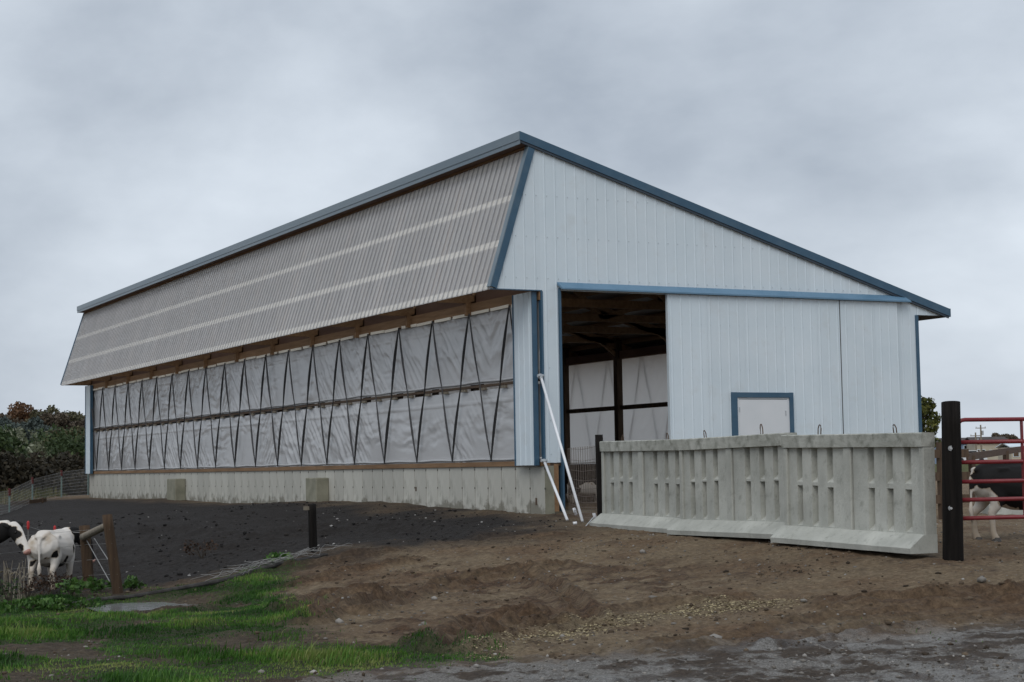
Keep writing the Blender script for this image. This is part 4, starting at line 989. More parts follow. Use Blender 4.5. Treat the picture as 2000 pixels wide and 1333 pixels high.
# white cow with its rump to the camera
lw = on(103, 1156, 27.4)
cow('dairy_cow', 'white spotted cow seen from behind, black head turned to the right, at the brace fence', lw, -math.radians(31), .97,
    [((0.05, .58, .86), .12, .19), ((.10, .70, .90), .095, .15), ((.16, .74, .90), .085, .12)], ((.20, .76, .93), (.34, .80, .44), (.5, -.85, .1)),
    [(.16, .78, .90, .26), (.30, .80, .66, .32), (.22, .62, .8, .12), (-.15, -.60, .60, .04), (-.12, -.57, .50, .045), (.09, -.60, .52, .035), (.19, -.54, .62, .025), (.29, -.15, .50, .07), (.27, .15, .66, .06), (.1, -.1, .38, .13), (-.22, -.5, .7, .03)],
    [(.40, .86, .6, .045)], step=.03, group='cattle at the left fence').scale = (1.16, .97, .97)
# black and white cow at the left edge, head into the picture
ch = at(28, 1050, 27.0); fwd = Vector((CR[0], CR[1], 0)).normalized(); fa_ = math.atan2(fwd.y, fwd.x) - math.pi / 2 - math.radians(14)
fw = Vector((-math.sin(fa_), math.cos(fa_), 0)); bb = Vector(ch) - fw * 1.02
cow('dairy_cow', 'black and white cow at the left edge, only its head and neck in view', (bb.x, bb.y, gz(bb.x, bb.y) - .02), fa_, 1.08,
    [((0, .60, .84), .12, .19), ((0, .76, .88), .10, .155), ((0, .88, .92), .09, .125)], ((0, .90, .96), (.06, 1.20, .56), (1, -.15, 0)),
    [(0, .78, .80, .22), (.08, .95, .84, .12), (-.08, .95, .84, .12), (.11, 1.10, .66, .07), (.0, .1, .8, .3), (.1, -.4, .8, .25)],
    [(0, .90, 1.05, .075), (.0, 1.0, .93, .07), (.0, .62, 1.02, .10)], group='cattle at the left fence')
# black cow behind the red gate
cc = on(1998, 1056, 22.3); cw = Vector((CR[0], CR[1], 0)).normalized(); ca = math.atan2(cw.y, cw.x) - math.pi / 2 + math.radians(10)
cow('dairy_cow', 'black cow with white hind legs standing behind the red gate', cc, ca, 1.02,
    [((0, .60, .84), .12, .19), ((0, .78, .93), .095, .145), ((0, .92, 1.0), .085, .11)], ((0, .95, 1.05), (0, 1.25, .72)),
    [], [(.15, -.60, .45, .20), (-.15, -.60, .45, .20), (.14, -.5, .2, .26), (-.14, -.5, .2, .26), (0, -.70, .9, .07), (0, -.71, .8, .07), (0, -.2, .33, .16), (0, .35, .15, .3), (.02, -.62, .6, .13)], base='black', step=.06)
# calf lying inside
cow('calf', 'black and white calf standing inside the barn behind the wire mesh', (2.55, 2.9, .165), -(HA) - math.radians(75), .60,
    [((0, .58, .80), .11, .16), ((0, .68, .88), .09, .12)], ((0, .70, .94), (.0, .98, .72)),
    [(0, .1, .98, .30), (0, -.4, .95, .36), (0, .35, .95, .30), (0, .8, .9, .3), (.2, -.5, .6, .2), (-.2, -.5, .6, .2), (0, .4, .5, .2)], ())
# ------------------------------------------------------------------ trees and shrubs
def leaf_cloud(centers, radii, per, size, seed, squash=.8, droop=0.0):
    r = np.random.RandomState(seed); V = []; F = []; A = []; n0 = 0
    for c_, R in zip(centers, radii):
        n = int(per * (R ** 2)) + 6
        d = r.normal(size=(n, 3)); d /= np.linalg.norm(d, axis=1)[:, None]
        q = np.array(c_) + d * (R * (r.uniform(.35, 1.08, n) ** .6))[:, None] * np.array([1, 1, squash])
        a = r.normal(size=(n, 3)); a /= np.linalg.norm(a, axis=1)[:, None]
        b = np.cross(a, r.normal(size=(n, 3))); b /= np.linalg.norm(b, axis=1)[:, None]
        s = size * r.uniform(.55, 1.3, n)[:, None]
        quad = np.stack([q - a * s, q + b * s * .55, q + a * s, q - b * s * .55], 1).reshape(-1, 3)
        V.append(quad); F.append(np.arange(n0, n0 + 4 * n).reshape(-1, 4)); n0 += 4 * n
        v = np.clip(r.normal(.5, .22, n) + r.uniform(-.16, .16), 0, 1)
        A.append(np.repeat(v, 4))
    return np.concatenate(V), np.concatenate(F), np.concatenate(A)
LEAF = {  # distant haze is put into the olive, brown and blue green colours
 'green': attr_mat('dark_green_leaves', [(0, (.020, .034, .012)), (.5, (.040, .064, .023)), (1, (.08, .112, .042))], rough=.6, trans=.2),
 'olive': attr_mat('hazed_olive_leaves', [(0, (.062, .062, .036)), (.5, (.11, .105, .06)), (1, (.17, .155, .085))], rough=.6, trans=.2),
 'orange': attr_mat('autumn_orange_leaves', [(0, (.08, .045, .026)), (.5, (.15, .082, .045)), (1, (.22, .125, .065))], rough=.6, trans=.2),
 'brown': attr_mat('hazed_brown_autumn_leaves', [(0, (.068, .055, .040)), (.5, (.115, .092, .066)), (1, (.165, .132, .092))], rough=.6, trans=.2),
 'bluegreen': attr_mat('hazed_blue_green_leaves', [(0, (.045, .060, .056)), (.5, (.075, .096, .088)), (1, (.115, .138, .12))], rough=.6, trans=.2),
 'thicket': attr_mat('dark_thicket_leaves', [(0, (.020, .018, .012)), (.5, (.040, .034, .022)), (1, (.075, .062, .04))], rough=.7, trans=.15),
 'pale': attr_mat('pale_silvery_leaves', [(0, (.05, .06, .03)), (.45, (.12, .135, .075)), (1, (.36, .38, .28))], rough=.6, trans=.2),
 'yellow': attr_mat('yellow_green_leaves', [(0, (.035, .045, .012)), (.5, (.085, .095, .024)), (1, (.17, .165, .045))], rough=.6, trans=.2),
 'weed': attr_mat('weed_leaves', [(0, (.022, .062, .012)), (.5, (.052, .12, .022)), (1, (.13, .22, .06))], rough=.5, trans=.25),
 'dry': attr_mat('dry_weed_stems', [(0, (.07, .055, .032)), (.5, (.13, .105, .062)), (1, (.25, .21, .13))], rough=.8, trans=.1),
 'rust': attr_mat('rust_brown_weeds', [(0, (.028, .017, .012)), (.5, (.05, .03, .02)), (1, (.085, .05, .032))], rough=.8, trans=.1)}
def tree(name, label, cat, loc, H, Rc, leaf, seed, group=None, leafsize=.3, per=60, low=.25, tall=1.0):
    r = random.Random(seed); t_ = thing(name, label, cat, loc, r.uniform(0, 6), group)
    mb = MB(); tr = H * .022 + .03
    mb.tube([(0, 0, -.5), (0, 0, H * .12), (r.uniform(-.1, .1) * Rc, r.uniform(-.1, .1) * Rc, H * .45), (r.uniform(-.15, .15) * Rc, r.uniform(-.15, .15) * Rc, H * .8)], [tr * 1.4, tr, tr * .7, tr * .25], 7)
    cs = []; rs = []
    n = 16
    for i in range(n):
        g = i * 2.4 + r.uniform(-.4, .4); hz = low + (1 - low) * ((i + .5) / n) ** .8; z = H * hz
        prof = math.sin(math.pi * min(1, max(.08, (hz - low * .6) / (1.08 - low * .6)))) ** .55
        rad = Rc * prof * r.uniform(.35, .85); p = (math.cos(g) * rad, math.sin(g) * rad, z * r.uniform(.95, 1.0))
        mb.tube([(0, 0, z * .62), (p[0] * .5, p[1] * .5, z * .82), p], [tr * .4, tr * .25, tr * .08], 5)
        cs.append(p); rs.append(Rc * r.uniform(.26, .46))
    cs.append((0, 0, H * .9)); rs.append(Rc * .3)
    mb.build('trunk', M['bark'], t_)
    V, F, A = leaf_cloud(cs, rs, per / (Rc * Rc) * 14, leafsize, seed, .85)
    raw('crown', V, F, LEAF[leaf], t_, attrs=dict(v=A))
    return t_
def gp_(u, D):
    q = at(u, 920, D); return (q[0], q[1], gz(q[0], q[1]))
far = [(-150, 200, 806, 'olive', 'broad olive tree far left of the wooded rise'), (-90, 190, 800, 'brown', 'brown tree left of the wooded rise beyond the frame'), (-35, 205, 806, 'olive', 'dull olive tree at the very left of the distant wood'),
 (8, 215, 812, 'brown', 'bare brownish tree at the left edge of the distant wood'), (40, 225, 797, 'orange', 'orange autumn tree crowning the distant wood'), (62, 232, 799, 'orange', 'smaller orange tree right of the tallest orange crown'),
 (22, 185, 822, 'bluegreen', 'blue green tree below the orange crowns'), (84, 218, 800, 'olive', 'loose topped tree right of the orange crowns'), (62, 178, 824, 'bluegreen', 'dark blue green tree in the middle of the distant wood'),
 (107, 205, 808, 'brown', 'dark brown tree right of centre in the distant wood'), (128, 190, 816, 'brown', 'reddish brown tree in the distant wood near the barn'), (147, 208, 808, 'olive', 'olive tree whose top shows just left of the barn'),
 (150, 150, 838, 'olive', 'low olive tree in front of the wood beside the barn'), (110, 155, 845, 'olive', 'rounded olive brown tree in front of the distant wood'), (172, 195, 815, 'brown', 'brown tree half hidden behind the barn corner'), (85, 165, 838, 'bluegreen', 'small dark tree between the blue green crowns')]
for i, (u, D, v_, lf, lab) in enumerate(far):
    b_ = gp_(u, D); top_ = at(u, v_, D)[2]; H = top_ - b_[2]
    tree('wood_tree', lab, 'tree', b_, H, max(1.8, H * r_ if (r_ := rnd.uniform(.26, .34)) else 2), lf, 100 + i, 'trees of the distant wood', .24, 125, .10)
near = [(118, 100, 858, 2.9, 'green', 'dense dark green bush left of the barn corner'), (78, 104, 866, 2.0, 'green', 'dark green bush behind the silvery shrub'), (160, 96, 872, 2.2, 'green', 'green bush pressed against the barn corner'),
 (28, 88, 842, 2.0, 'pale', 'silvery white leaved shrub at the left edge'), (62, 90, 868, 1.3, 'pale', 'small silvery shrub beside the dark green bush'), (-12, 82, 850, 2.0, 'green', 'olive shrub cut by the left edge'),
 (5, 70, 902, 1.9, 'thicket', 'low brown thicket under the silvery shrub'), (45, 72, 915, 1.5, 'thicket', 'low brown brush behind the wire field fence'), (100, 84, 905, 1.9, 'thicket', 'low dark brush at the foot of the green bush'), (150, 82, 908, 1.8, 'thicket', 'low dark brush beside the barn foundation')]
for i, (u, D, v_, Rc, lf, lab) in enumerate(near):
    b_ = gp_(u, D); H = at(u, v_, D)[2] - b_[2]
    tree('shrub', lab, 'shrub', b_, H, Rc, lf, 300 + i, 'shrubs beyond the black soil', .13 if lf != 'pale' else .12, 90 if lf != 'pale' else 45, .05)
for u, D, v_, Rc, lf, lab, nm in ((1806, 160, 780, 1.75, 'yellow', 'yellow green tree showing past the right barn corner', 'broadleaf_tree'), (1946, 300, 850, 1.3, 'brown', 'small brown tree behind the low beige building', 'broadleaf_tree'), (1976, 300, 851, 2.4, 'brown', 'wide brown tree right of the utility poles', 'broadleaf_tree'), (2060, 280, 850, 3, 'olive', 'olive tree beyond the right edge', 'broadleaf_tree')):
    b_ = gp_(u, D); H = at(u, v_, D)[2] - b_[2]
    tree(nm, lab, 'tree', b_, H, Rc, lf, 500 + u, None, .2 if D < 200 else .3, 80, .35)

# ------------------------------------------------------------------ field fence at far left
ff = thing('field_fence', 'woven wire field fence on green steel posts with red caps', 'fence', gp_(63, 60))
fo = Vector(ff.location); fpts = []
for u, v0, v1, D in ((-30, 965, 1020, 47), (18, 958, 1008, 51), (63, 936, 982, 58), (120, 922, 972, 64), (172, 915, 966, 70)):
    q = at(u, v1, D); z = gz(q[0], q[1]); b_ = Vector((q[0], q[1], z)) - fo; top_ = Vector((q[0], q[1], at(u, v0, D)[2])) - fo; fpts.append((b_, top_))
    MB().bar(b_ + Vector((0, 0, -.2)), top_, .05, .02).build('post', M['galv'], ff)
    MB().tube([top_ + Vector((0, 0, -.16)), top_ + Vector((0, 0, .06))], [.045, .04], 8).build('red_cap', mat('dull_red_cap', (.09, .02, .018), (.12, .028, .025), .7, 3), ff)
for (a0, a1), (b0, b1) in zip(fpts[:-1], fpts[1:]):
    for k in range(9):
        f_ = k / 8; MB().tube([a0.lerp(a1, f_ * .95 + .03), b0.lerp(b1, f_ * .95 + .03)], .0045, 4).build('line_wire', M['wire'], ff)
    n = 26
    for k in range(1, n):
        f_ = k / n; MB().tube([a0.lerp(b0, f_), a0.lerp(b0, f_).lerp(a1.lerp(b1, f_), .97)], .0035, 4).build('stay_wire', M['wire'], ff)
lr = [at(18, 985, 56), at(90, 977, 58)]
pb = thing('low_plank', 'low dark plank on short stakes beyond the black soil', 'plank', tuple(lr[0]))
MB().bar((0, 0, 0), tuple(lr[1] - lr[0]), .05, .12).build('plank', M['woodd'], pb)
for f_ in (.1, .5, .9):
    q = (lr[1] - lr[0]) * f_; MB().bar(tuple(q + np.array([0, 0, -.7])), tuple(q + np.array([0, 0, .1])), .06, .06).build('stake', M['woodd'], pb)

# ------------------------------------------------------------------ background at right
def house(name, label, u0, u1, D, vtop, vroof, wallm, roofm, wins, roof_over=.3):
    a = at(u0, 898, D); b = at(u1, 898, D); z0 = gz(a[0], a[1]) - .2
    zt = at((u0 + u1) / 2, vtop, D)[2]; zr = at((u0 + u1) / 2, vroof, D)[2]
    t_ = thing(name, label, 'building', (a[0], a[1], z0)); d = Vector((b[0] - a[0], b[1] - a[1], 0)); Lh = d.length; rz = math.atan2(d.y, d.x); t_.rotation_euler = (0, 0, rz)
    h = zt - z0; hr = zr - z0; dep = 7.0
    MB().box(0, Lh, 0, dep, 0, h).build('wall', wallm, t_)
    MB().prism([(-roof_over, h), (dep / 2, hr + .25), (dep + roof_over, h), (dep + roof_over, h + .12), (dep / 2, hr + .42), (-roof_over, h + .12)], 0, -.3, Lh + .3).build('roof', roofm, t_)
    for (w0, w1, s0, s1, kind) in wins:
        x0 = (w0 - u0) / (u1 - u0) * Lh; x1 = (w1 - u0) / (u1 - u0) * Lh; za = at(w0, s1, D)[2] - z0; zb = at(w0, s0, D)[2] - z0
        f = MB().box(x0 - .08, x1 + .08, -.05, -.005, za - .08, zb + .08).build(kind, M['white'], t_)
        MB().box(x0, x1, -.07, -.052, za, zb).build('pane' if kind == 'window' else 'leaf', M['eye'] if kind == 'window' else M['woodd'], f)
    return t_
bl = mat('blue_house_paint', (.20, .28, .40), (.24, .32, .44), .6, .5); bg_ = mat('beige_house_paint', (.42, .38, .29), (.48, .43, .34), .6, .5); rfm = mat('dark_roof_shingles', (.05, .04, .038), (.08, .065, .06), .8, 1)
house('blue_house', 'low blue house partly hidden behind the black pole', 1834, 1903, 275, 867, 860, bl, rfm, ((1884, 1889, 871, 877, 'window'), (1850, 1856, 871, 877, 'window')))
house('beige_house', 'long low beige building with dark roof seen through the gate', 1905, 1972, 270, 866, 858, bg_, rfm, ((1910, 1914, 879, 894, 'door'), (1918, 1924, 879, 886, 'window'), (1934, 1938, 880, 886, 'window'), (1942, 1946, 880, 886, 'window')))
house('white_shed', 'small white roofed shed at the right edge behind the gate', 1976, 2012, 250, 874, 869, bg_, M['white'], ((1980, 1990, 877, 892, 'door'),))
for u, v0, D, lab in ((1918.5, 830, 262, 'tall thin utility pole behind the beige building'), (1908, 845, 255, 'shorter utility pole with transformer left of the tall one')):
    b_ = gp_(u, D); top_ = at(u, v0, D)[2] - b_[2]
    t_ = thing('utility_pole', lab, 'utility pole', b_); MB().tube([(0, 0, -.3), (0, 0, top_)], [.16, .11], 8).build('pole', M['rail'], t_)
    MB().bar((-.8 * CR[0], -.8 * CR[1], top_ - .5), (.8 * CR[0], .8 * CR[1], top_ - .5), .1, .12).build('crossarm', M['rail'], t_)
    MB().tube([(.3, 0, top_ - 1.6), (.3, 0, top_ - .9)], .2, 8).build('transformer', M['steel'], t_)
    for s_ in (-.7, .7): MB().tube([(s_ * CR[0], s_ * CR[1], top_ - .44), (s_ * CR[0], s_ * CR[1], top_ - .25)], .05, 6).build('insulator', M['hem'], t_)
cq = at(1888, 897, 190); cz = 0.62
car = thing('parked_car', 'white parked car just right of the black pole', 'car', (cq[0], cq[1], cz), math.atan2(CR[1], CR[0]) + .4)
prof = [(-.0, .35), (.0, .75), (.15, .85), (.9, .95), (1.5, 1.42), (2.9, 1.45), (3.7, 1.0), (4.3, .9), (4.4, .4)]
MB().add([(p - 2.2, y, q) for y in (-.85, .85) for p, q in prof], [tuple(range(9)), tuple(range(9, 18))[::-1]] + [(i, (i + 1) % 9, 9 + (i + 1) % 9, 9 + i) for i in range(9)]).build('body', mat('white_car_paint', (.7, .7, .72), (.75, .75, .77), .2, 1), car)
MB().add([(p - 2.2, y, q) for y in (-.86, .86) for p, q in [(1.1, 1.0), (1.6, 1.36), (2.85, 1.38), (3.4, 1.02)]], [(0, 1, 2, 3), (4, 7, 6, 5)]).build('side_window', M['eye'], car)
for x_ in (-1.4, 1.35):
    for s_ in (-.8, .8): MB().tube([(x_, s_ - .1, .33), (x_, s_ + .1, .33)], .33, 12).build('wheel', M['strap'], car)
pk_ = thing('car_pad', 'grassy bank under the parked car', 'bank', (cq[0], cq[1], -.45))
pk_['kind'] = 'structure'
V_ = []; 
for i in range(24):
    g = 2 * math.pi * i / 24
    V_.append((math.cos(g) * 9, math.sin(g) * 6, -.3))
for i in range(24):
    g = 2 * math.pi * i / 24; V_.append((math.cos(g) * 4, math.sin(g) * 2.6, 1.08))
MB().add(V_, [(i, (i + 1) % 24, 24 + (i + 1) % 24, 24 + i) for i in range(24)] + [tuple(range(24, 48))]).build('bank', mat('far_grass', (.06, .065, .025), (.09, .09, .035), .9, 1), pk_)
# brown board fence beyond the cow
bf0, bf1 = at(1889, 893, 40), at(2020, 874, 54)
bf = thing('board_fence', 'brown plank fence climbing to the right behind the black cow', 'fence', (bf0[0], bf0[1], gz(bf0[0], bf0[1])))
o_ = np.array(bf.location); MB().bar(tuple(bf0 - o_), tuple(bf1 - o_), .05, .17).build('plank', mat('red_brown_plank', (.085, .05, .034), (.13, .08, .055), .8, 3, stretch=(1, 1, 6)), bf)
MB().bar(tuple(bf0 - o_ + np.array([0, 0, -.45])), tuple(bf1 - o_ + np.array([0, 0, -.5])), .05, .15).build('plank', M['woodd'], bf)
for f_ in (.05, .5, 1):
    q = bf0 + (bf1 - bf0) * f_ - o_; MB().bar((q[0], q[1], -1.2), (q[0], q[1], q[2] + .02), .12, .12).build('post', M['woodd'], bf)
pb0 = at(1842, 1000, 30); pz_ = gz(pb0[0], pb0[1])
bp_ = thing('pen_boards', 'brown pen boards just visible between the concrete wall and the black pole', 'fence', (pb0[0], pb0[1], pz_))
MB().bar((0, 0, 0), (0, 0, 1.35), .12, .12).build('post', M['woodd'], bp_)
for z_ in (.35, .75, 1.15): MB().bar((-.9, .3, z_), (.45, -.2, z_), .04, .15).build('board', M['woodd'], bp_)
fb0 = at(1925, 993, 33); fb1 = at(2060, 988, 33)
fbk = thing('feed_bunk', 'pale concrete feed kerb on the mud behind the cow legs', 'feed bunk', (fb0[0], fb0[1], gz(fb0[0], fb0[1])))
d_ = fb1 - fb0; MB().bar((0, 0, .06), (d_[0], d_[1], .06), .5, .26).build('kerb', M['precast'], fbk)
MB().bar((0 + .1, .35, .1), (d_[0] + .1, d_[1] + .35, .1), .2, .4).build('back_lip', M['precast'], fbk)

# ------------------------------------------------------------------ stones, clods, straw
ICO_V = np.array([(0,0,1),(.89,0,.45),(.28,.85,.45),(-.72,.53,.45),(-.72,-.53,.45),(.28,-.85,.45),(.72,.53,-.45),(-.28,.85,-.45),(-.89,0,-.45),(-.28,-.85,-.45),(.72,-.53,-.45),(0,0,-1)])
ICO_F = np.array([(0,1,2),(0,2,3),(0,3,4),(0,4,5),(0,5,1),(1,6,2),(2,7,3),(3,8,4),(4,9,5),(5,10,1),(6,7,2),(7,8,3),(8,9,4),(9,10,5),(10,6,1),(11,7,6),(11,8,7),(11,9,8),(11,10,9),(11,6,10)])
def scatter_pts(n, x0, x1, y0, y1, accept, seed):
    r = np.random.RandomState(seed); x = r.uniform(x0, x1, n); y = r.uniform(y0, y1, n)
    z = zones(x, y); k = r.rand(n) < accept(z, x, y); return x[k], y[k]
def stones(name, x, y, smin, smax, mt, seed, label, cat, sink=.3, power=3.0):
    r = np.random.RandomState(seed); n = len(x); z = ground_z(x, y)
    s = smin + (smax - smin) * r.rand(n) ** power
    jit = r.uniform(.7, 1.25, (n, 12, 1)); sc = np.stack([r.uniform(.7, 1.4, n), r.uniform(.7, 1.4, n), r.uniform(.45, .85, n)], -1)
    g = r.uniform(0, 6.28, n); cg, sg = np.cos(g), np.sin(g)
    P = ICO_V[None] * jit * sc[:, None, :] * s[:, None, None]
    Q = np.stack([P[..., 0] * cg[:, None] - P[..., 1] * sg[:, None], P[..., 0] * sg[:, None] + P[..., 1] * cg[:, None], P[..., 2]], -1)
    Q += np.stack([x, y, z + s * (.5 - sink)], -1)[:, None, :]
    F = (ICO_F[None] + (np.arange(n) * 12)[:, None, None]).reshape(-1, 3)
    o = raw(name, Q.reshape(-1, 3), F, mt, attrs=dict(v=np.repeat(r.rand(n), 12))); tag(o, label, cat, kind='stuff'); return o
m_stone = attr_mat('pebble_stone', [(0, (.09, .08, .07)), (.5, (.17, .155, .135)), (.9, (.28, .26, .235)), (1, (.42, .40, .37))], rough=.8)
m_clod = attr_mat('dirt_clod', [(0, (.035, .026, .018)), (.5, (.085, .062, .042)), (1, (.15, .115, .08))], rough=.95)
m_clodd = attr_mat('dark_clod', [(0, (.010, .009, .009)), (.6, (.022, .020, .019)), (1, (.045, .04, .036))], rough=.95)
AR = (-17.5, 4.5, -20, 1.5)
x, y = scatter_pts(26000, -16, 3, -19.5, -9, lambda z, x, y: z[2] * .75 * np.clip(fbm(x * .8, y * .8, 77) * 2 - .5, .1, 1), 1)
stones('gravel', x, y, .005, .022, m_stone, 2, 'wet grey gravel on the track in the foreground', 'gravel')
x, y = scatter_pts(70000, *AR, lambda z, x, y: (1 - z[0]) * (1 - z[1]) * .30 * np.clip(fbm(x * .6, y * .6, 78) * 2.6 - .8, .10, 1), 3)
stones('pebbles', x, y, .005, .022, m_stone, 4, 'small pale pebbles scattered over the brown dirt', 'pebbles', power=4)
x, y = scatter_pts(60000, *AR, lambda z, x, y: (1 - z[0]) * (1 - z[1] * .8) * (1 - .7 * z[2]) * np.clip(fbm(x * .9 + 3, y * .9, 79) * 3.2 - 1.35, 0.02, .6) * np.clip((-x) / 8 + .3, .2, 1), 5)
stones('dirt_clods', x, y, .006, .034, m_clod, 6, 'crumbly brown clods churned up by tyres', 'dirt clods', power=6)
x, y = scatter_pts(16000, -16, 1, -9, 14, lambda z, x, y: z[0] * np.clip(fbm(x * .9 + 3, y * .9, 80) * 3 - 1.2, 0.02, .6) * ((x < -.4)), 7)
stones('soil_clods', x, y, .008, .045, m_clodd, 8, 'dark crumbs of soil on the black heap beside the barn', 'soil clods', power=5)
x, y = scatter_pts(1600, -16, 0, -8, 14, lambda z, x, y: z[0] * .5 * (x < -.5) * np.clip(fbm(x * .5, y * .5, 81) * 3 - 1.2, 0.02, 1), 9)
stones('pale_stones', x, y, .010, .035, attr_mat('pale_stone', [(0, (.2, .19, .18)), (1, (.45, .44, .42))], rough=.8), 10, 'pale stones dotted over the black soil', 'stones', power=4)
sx, sy = scatter_pts(170000, -11, 2, -17, -11, lambda z, x, y: z[3] * .7 * np.clip(fbm(x * 1.6, y * 1.6, 83) * 2.6 - .7, .05, 1), 11)
n = len(sx); r = np.random.RandomState(5); a = r.uniform(0, 6.28, n); ln = r.uniform(.006, .016, n); wd = r.uniform(.004, .008, n); sz = ground_z(sx, sy) + .006
ax_ = np.stack([np.cos(a), np.sin(a), r.uniform(-.3, .3, n)], -1) * ln[:, None]; bx_ = np.stack([-np.sin(a), np.cos(a), r.uniform(-.5, .5, n)], -1) * wd[:, None]; C_ = np.stack([sx, sy, sz], -1)
tag(raw('spilled_straw', np.stack([C_ - ax_ - bx_, C_ + ax_ - bx_, C_ + ax_ + bx_, C_ - ax_ + bx_], 1).reshape(-1, 3), np.arange(4 * n).reshape(-1, 4), attr_mat('straw_flakes', [(0, (.15, .115, .065)), (.5, (.30, .24, .135)), (1, (.44, .37, .22))], rough=.8), attrs=dict(v=np.repeat(r.rand(n), 4))), 'yellow chopped straw spilled along the wheel track', 'straw', kind='stuff')
big = [(1395, 1254, .075, 'pale flat stone beside the gravel at the end of the straw'), (828, 1223, .035, 'round whitish stone in the tyre marks left of the straw'), (849, 1175, .04, 'pinkish stone on the rut above the middle of the dirt'), (604, 1106, .04, 'white stone below the lone dark post'), (510, 1314, .03, 'cream stone at the edge of the foreground grass'), (613, 1311, .03, 'grey stone in the grass edge left of the gravel'), (1918, 1138, .06, 'tan stone on the bare dirt below the red gate'), (1275, 1178, .045, 'pale stone left of the straw patch in the middle'), (1570, 1177, .04, 'small tan stone at the right end of the straw'), (608, 1193, .06, 'orange clod of earth at the grass edge'), (815, 1165, .04, 'reddish stone lying on the long rut'), (1255, 1080, .05, 'cream stone in front of the wall panels'), (662, 1217, .045, 'grey green stone in the brown dirt near the grass')]
for i, (u, v_, s_, lab) in enumerate(big):
    q = on_ground(u, v_); r_ = np.random.RandomState(i + 40)
    V = ICO_V * r_.uniform(.75, 1.2, (12, 1)) * np.array([1.3, 1.0, .7]) * s_
    o = raw('stone', V, ICO_F, m_stone if i != 9 else mat('orange_clod', (.20, .09, .04), (.28, .14, .07), .9, 9), attrs=dict(v=np.full(12, .45 + .5 * r_.rand())), smooth=False)
    sub = o.modifiers.new('s', 'SUBSURF'); sub.levels = sub.render_levels = 1; sub.subdivision_type = 'SIMPLE'
    o.location = (q[0], q[1], gz(q[0], q[1]) + s_ * .3); o.rotation_euler = (0, 0, r_.uniform(0, 6)); tag(o, lab, 'stone', 'larger stones lying in the dirt')
# ------------------------------------------------------------------ grass
def blades(name, x, y, hmin, hmax, w, mt, seed, label, cat, lean=.5):
    r = np.random.RandomState(seed); n = len(x); z = ground_z(x, y) - .01
    tuft = np.clip(fbm(x * 1.1, y * 1.1, 15) * 2.4 - .6, .38, 1.25)
    h = (hmin + (hmax - hmin) * r.rand(n)) * tuft; a = r.uniform(0, 6.28, n); ww = w * r.uniform(.6, 1.3, n)
    ang = fbm(x * .7, y * .7, 19) * 12; ld = np.stack([np.cos(ang) * .5 + np.cos(a) * .6, np.sin(ang) * .5 + np.sin(a) * .6, np.zeros(n)], -1) * (h * lean * r.uniform(.3, 1.4, n))[:, None]
    sdv = np.stack([-np.sin(a), np.cos(a), np.zeros(n)], -1) * (ww / 2)[:, None]
    B0 = np.stack([x, y, z], -1); up_ = np.stack([np.zeros(n), np.zeros(n), h], -1)
    P = np.stack([B0 - sdv, B0 + sdv, B0 + ld * .35 + up_ * .6 + sdv * .8, B0 + ld * .35 + up_ * .6 - sdv * .8, B0 + ld + up_ * .95], 1)
    V = P.reshape(-1, 3); o5 = (np.arange(n) * 5)[:, None]
    F = np.concatenate([o5 + np.array([[0, 1, 2]]), o5 + np.array([[0, 2, 3]]), o5 + np.array([[3, 2, 4]])])
    v = np.clip((fbm(x * 1.1 + 7, y * 1.1, 29) - .5) * 2.0 + .46 + r.normal(0, .15, n), 0, 1)
    return tag(raw(name, V, F, mt, attrs=dict(v=np.repeat(v, 5))), label, cat, kind='stuff')
gmat = attr_mat('grass_blades', [(0, (.019, .058, .010)), (.4, (.046, .125, .018)), (.7, (.10, .21, .03)), (1, (.22, .25, .075))], rough=.55, trans=.25)
x, y = scatter_pts(560000, -17.5, -5, -20, -3, lambda z, x, y: z[1], 21)
blades('grass', x, y, .03, .09, .009, gmat, 22, 'patchy green grass in the lower left foreground', 'grass')
x, y = scatter_pts(26000, -14, 0, -20, 2, lambda z, x, y: (1 - z[0]) * (z[1] < .4) * np.clip(fbm(x * .6 + 30, y * .6, 85) * 4 - 2.6, 0, .5) * (x < -5), 23)
blades('sparse_weeds', x, y, .02, .06, .010, gmat, 24, 'thin scattered seedlings on the brown dirt', 'weeds')
x, y = scatter_pts(60000, -17.5, -5, -20, -3, lambda z, x, y: z[1] * np.clip((fbm(x * 1.7 + 50, y * 1.7, 87) - .52) * 6, 0, .8), 26)
blades('tall_grass', x, y, .07, .20, .009, gmat, 27, 'taller dark tufts standing in the foreground grass', 'grass', .8)
x, y = scatter_pts(60000, -17.5, -4, -20, -3, lambda z, x, y: np.clip(z[1] * 1.2, 0, 1) * .12 + (1 - z[0]) * (z[1] > .02) * .10, 28)
blades('dead_grass', x, y, .03, .10, .007, LEAF['dry'], 29, 'dry straw coloured stems among the foreground grass', 'grass', 1.2)
# pale grass strip at the far fence
r = np.random.RandomState(3); u = r.uniform(-120, 175, 9000); D = r.uniform(52, 80, 9000); q = np.stack([at(a_, 930, b_) for a_, b_ in zip(u, D)])
k = (q[:, 0] < -.3) & (D > 50 + (u + 120) * .062)
blades('rough_grass', q[k, 0], q[k, 1], .15, .5, .03, attr_mat('dry_field_grass', [(0, (.05, .06, .02)), (.5, (.10, .105, .04)), (1, (.20, .18, .085))], rough=.7, trans=.2), 25, 'pale rough grass along the far wire fence', 'grass')
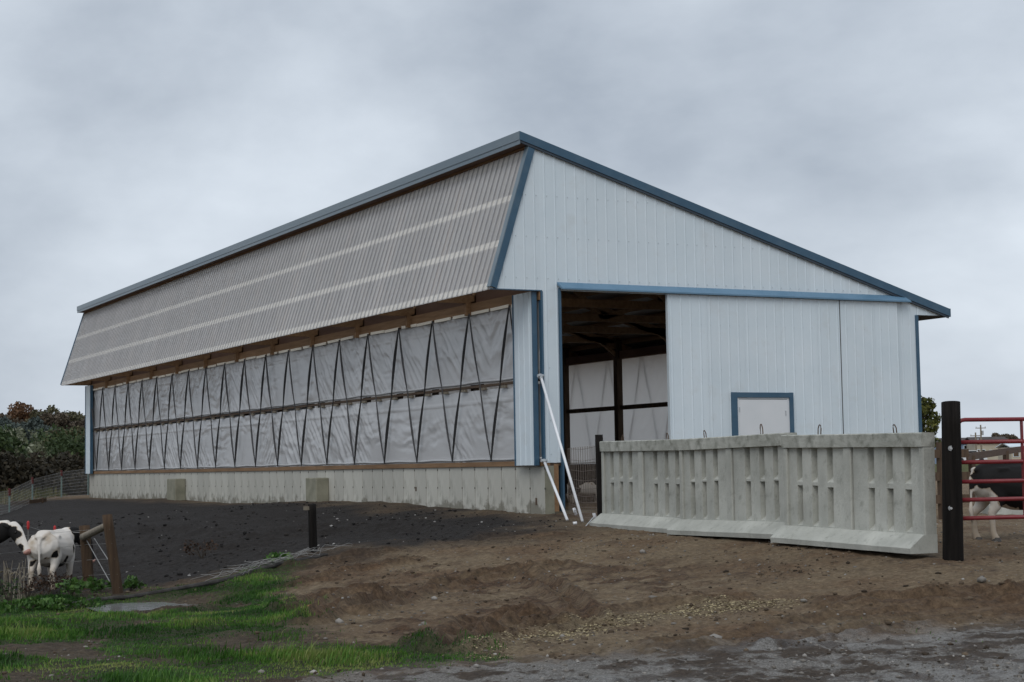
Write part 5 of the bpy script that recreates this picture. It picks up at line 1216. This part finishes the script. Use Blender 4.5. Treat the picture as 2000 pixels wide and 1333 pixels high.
# leafy weeds along the fence
def weed(label, u, v_, Rw, Hw, leaf, seed, n=60, size=.05, group=None):
    q = on_ground(u, v_); t_ = thing('weed_clump', label, 'weed', (q[0], q[1], gz(q[0], q[1])), 0, group)
    r = np.random.RandomState(seed); m_ = MB(); cs = []; rs = []
    for i in range(9):
        g = r.uniform(0, 6.28); rr_ = Rw * r.uniform(.1, 1); h = Hw * r.uniform(.45, 1)
        m_.tube([(0, 0, -.02), (math.cos(g) * rr_ * .5, math.sin(g) * rr_ * .5, h * .7), (math.cos(g) * rr_, math.sin(g) * rr_, h)], [.006, .005, .003], 4); cs.append((math.cos(g) * rr_, math.sin(g) * rr_, h * .8)); rs.append(Rw * .38)
    m_.build('stem', M['bark'], t_)
    V, F, A = leaf_cloud(cs, rs, n / (Rw * Rw), size, seed, .8); V[:, 2] = np.maximum(V[:, 2], .0)
    raw('leaves', V, F, LEAF[leaf], t_, attrs=dict(v=A)); return t_
for i, a_ in enumerate(((190, 1156, .24, .22, 'weed', 'leafy green weed at the foot of the brace fence'), (140, 1170, .3, .25, 'weed', 'leafy green weed in front of the white cow'), (255, 1152, .2, .2, 'weed', 'green weed right of the taller brace post'), (155, 1192, .3, .12, 'weed', 'broad green weed just below the fallen rail'), (110, 1196, .3, .12, 'weed', 'broad green weed at the left end of the fallen rail'),
   (60, 1198, .35, .12, 'weed', 'green weed patch left of the rail end'), (20, 1190, .4, .45, 'green', 'dark tall weed clump in the lower left corner of the fence'), (55, 1175, .3, .35, 'rust', 'rust brown dead weed in front of the white cow'), (95, 1162, .35, .32, 'rust', 'reddish dead weeds around the hooves of the white cow'), (130, 1158, .3, .3, 'rust', 'brown dead weed under the spotted flank'), (395, 1090, .3, .35, 'rust', 'faint rusty weed on the black soil'), (10, 1165, .3, .5, 'dry', 'dry weed below the cow at the left edge'), (548, 1098, .25, .08, 'weed', 'low green patch by the fallen rail end'))):
    weed(a_[5], a_[0], a_[1], a_[2], a_[3], a_[4], 700 + i, size=.045 if a_[4] == 'weed' else .03, n=70 if a_[4] != 'dry' else 20, group='weeds along the fence')
for i, (u, v_, top_, lab) in enumerate(((8, 1172, 1085, 'tall dry stalks at the left edge'), (18, 1172, 1090, 'dry stalks right of the left edge stalks'), (34, 1178, 1098, 'leaning dry stalks left of the white cow'), (45, 1176, 1092, 'dry stalk nearest the white cow'))):
    q = on_ground(u, v_); z = gz(q[0], q[1]); D_ = float((q - CAM) @ CF); H = at(u, top_, D_)[2] - z
    t_ = thing('dry_stalk', lab, 'dry stalk', (q[0], q[1], z), 0, 'dry stalks at the left fence')
    for k_ in range(3):
        a_ = rnd.uniform(-.12, .12); MB().tube([(k_ * .03, 0, 0), (k_ * .03 + a_ * .4, .02, H * .6), (k_ * .03 + a_, .04, H * rnd.uniform(.85, 1))], [.008, .006, .003], 5).build('stem', M['rail'], t_)
        bl_ = MB(); bl_.add([(k_ * .03 + a_ * .3, 0, H * .5), (k_ * .03 + a_ * .6 + .05, .03, H * .66), (k_ * .03 + a_ * .6 + .12, .03, H * .58), (k_ * .03 + a_ * .6 + .05, .01, H * .64)], [(0, 1, 2, 3)]); bl_.build('leaf', M['rail'], t_)
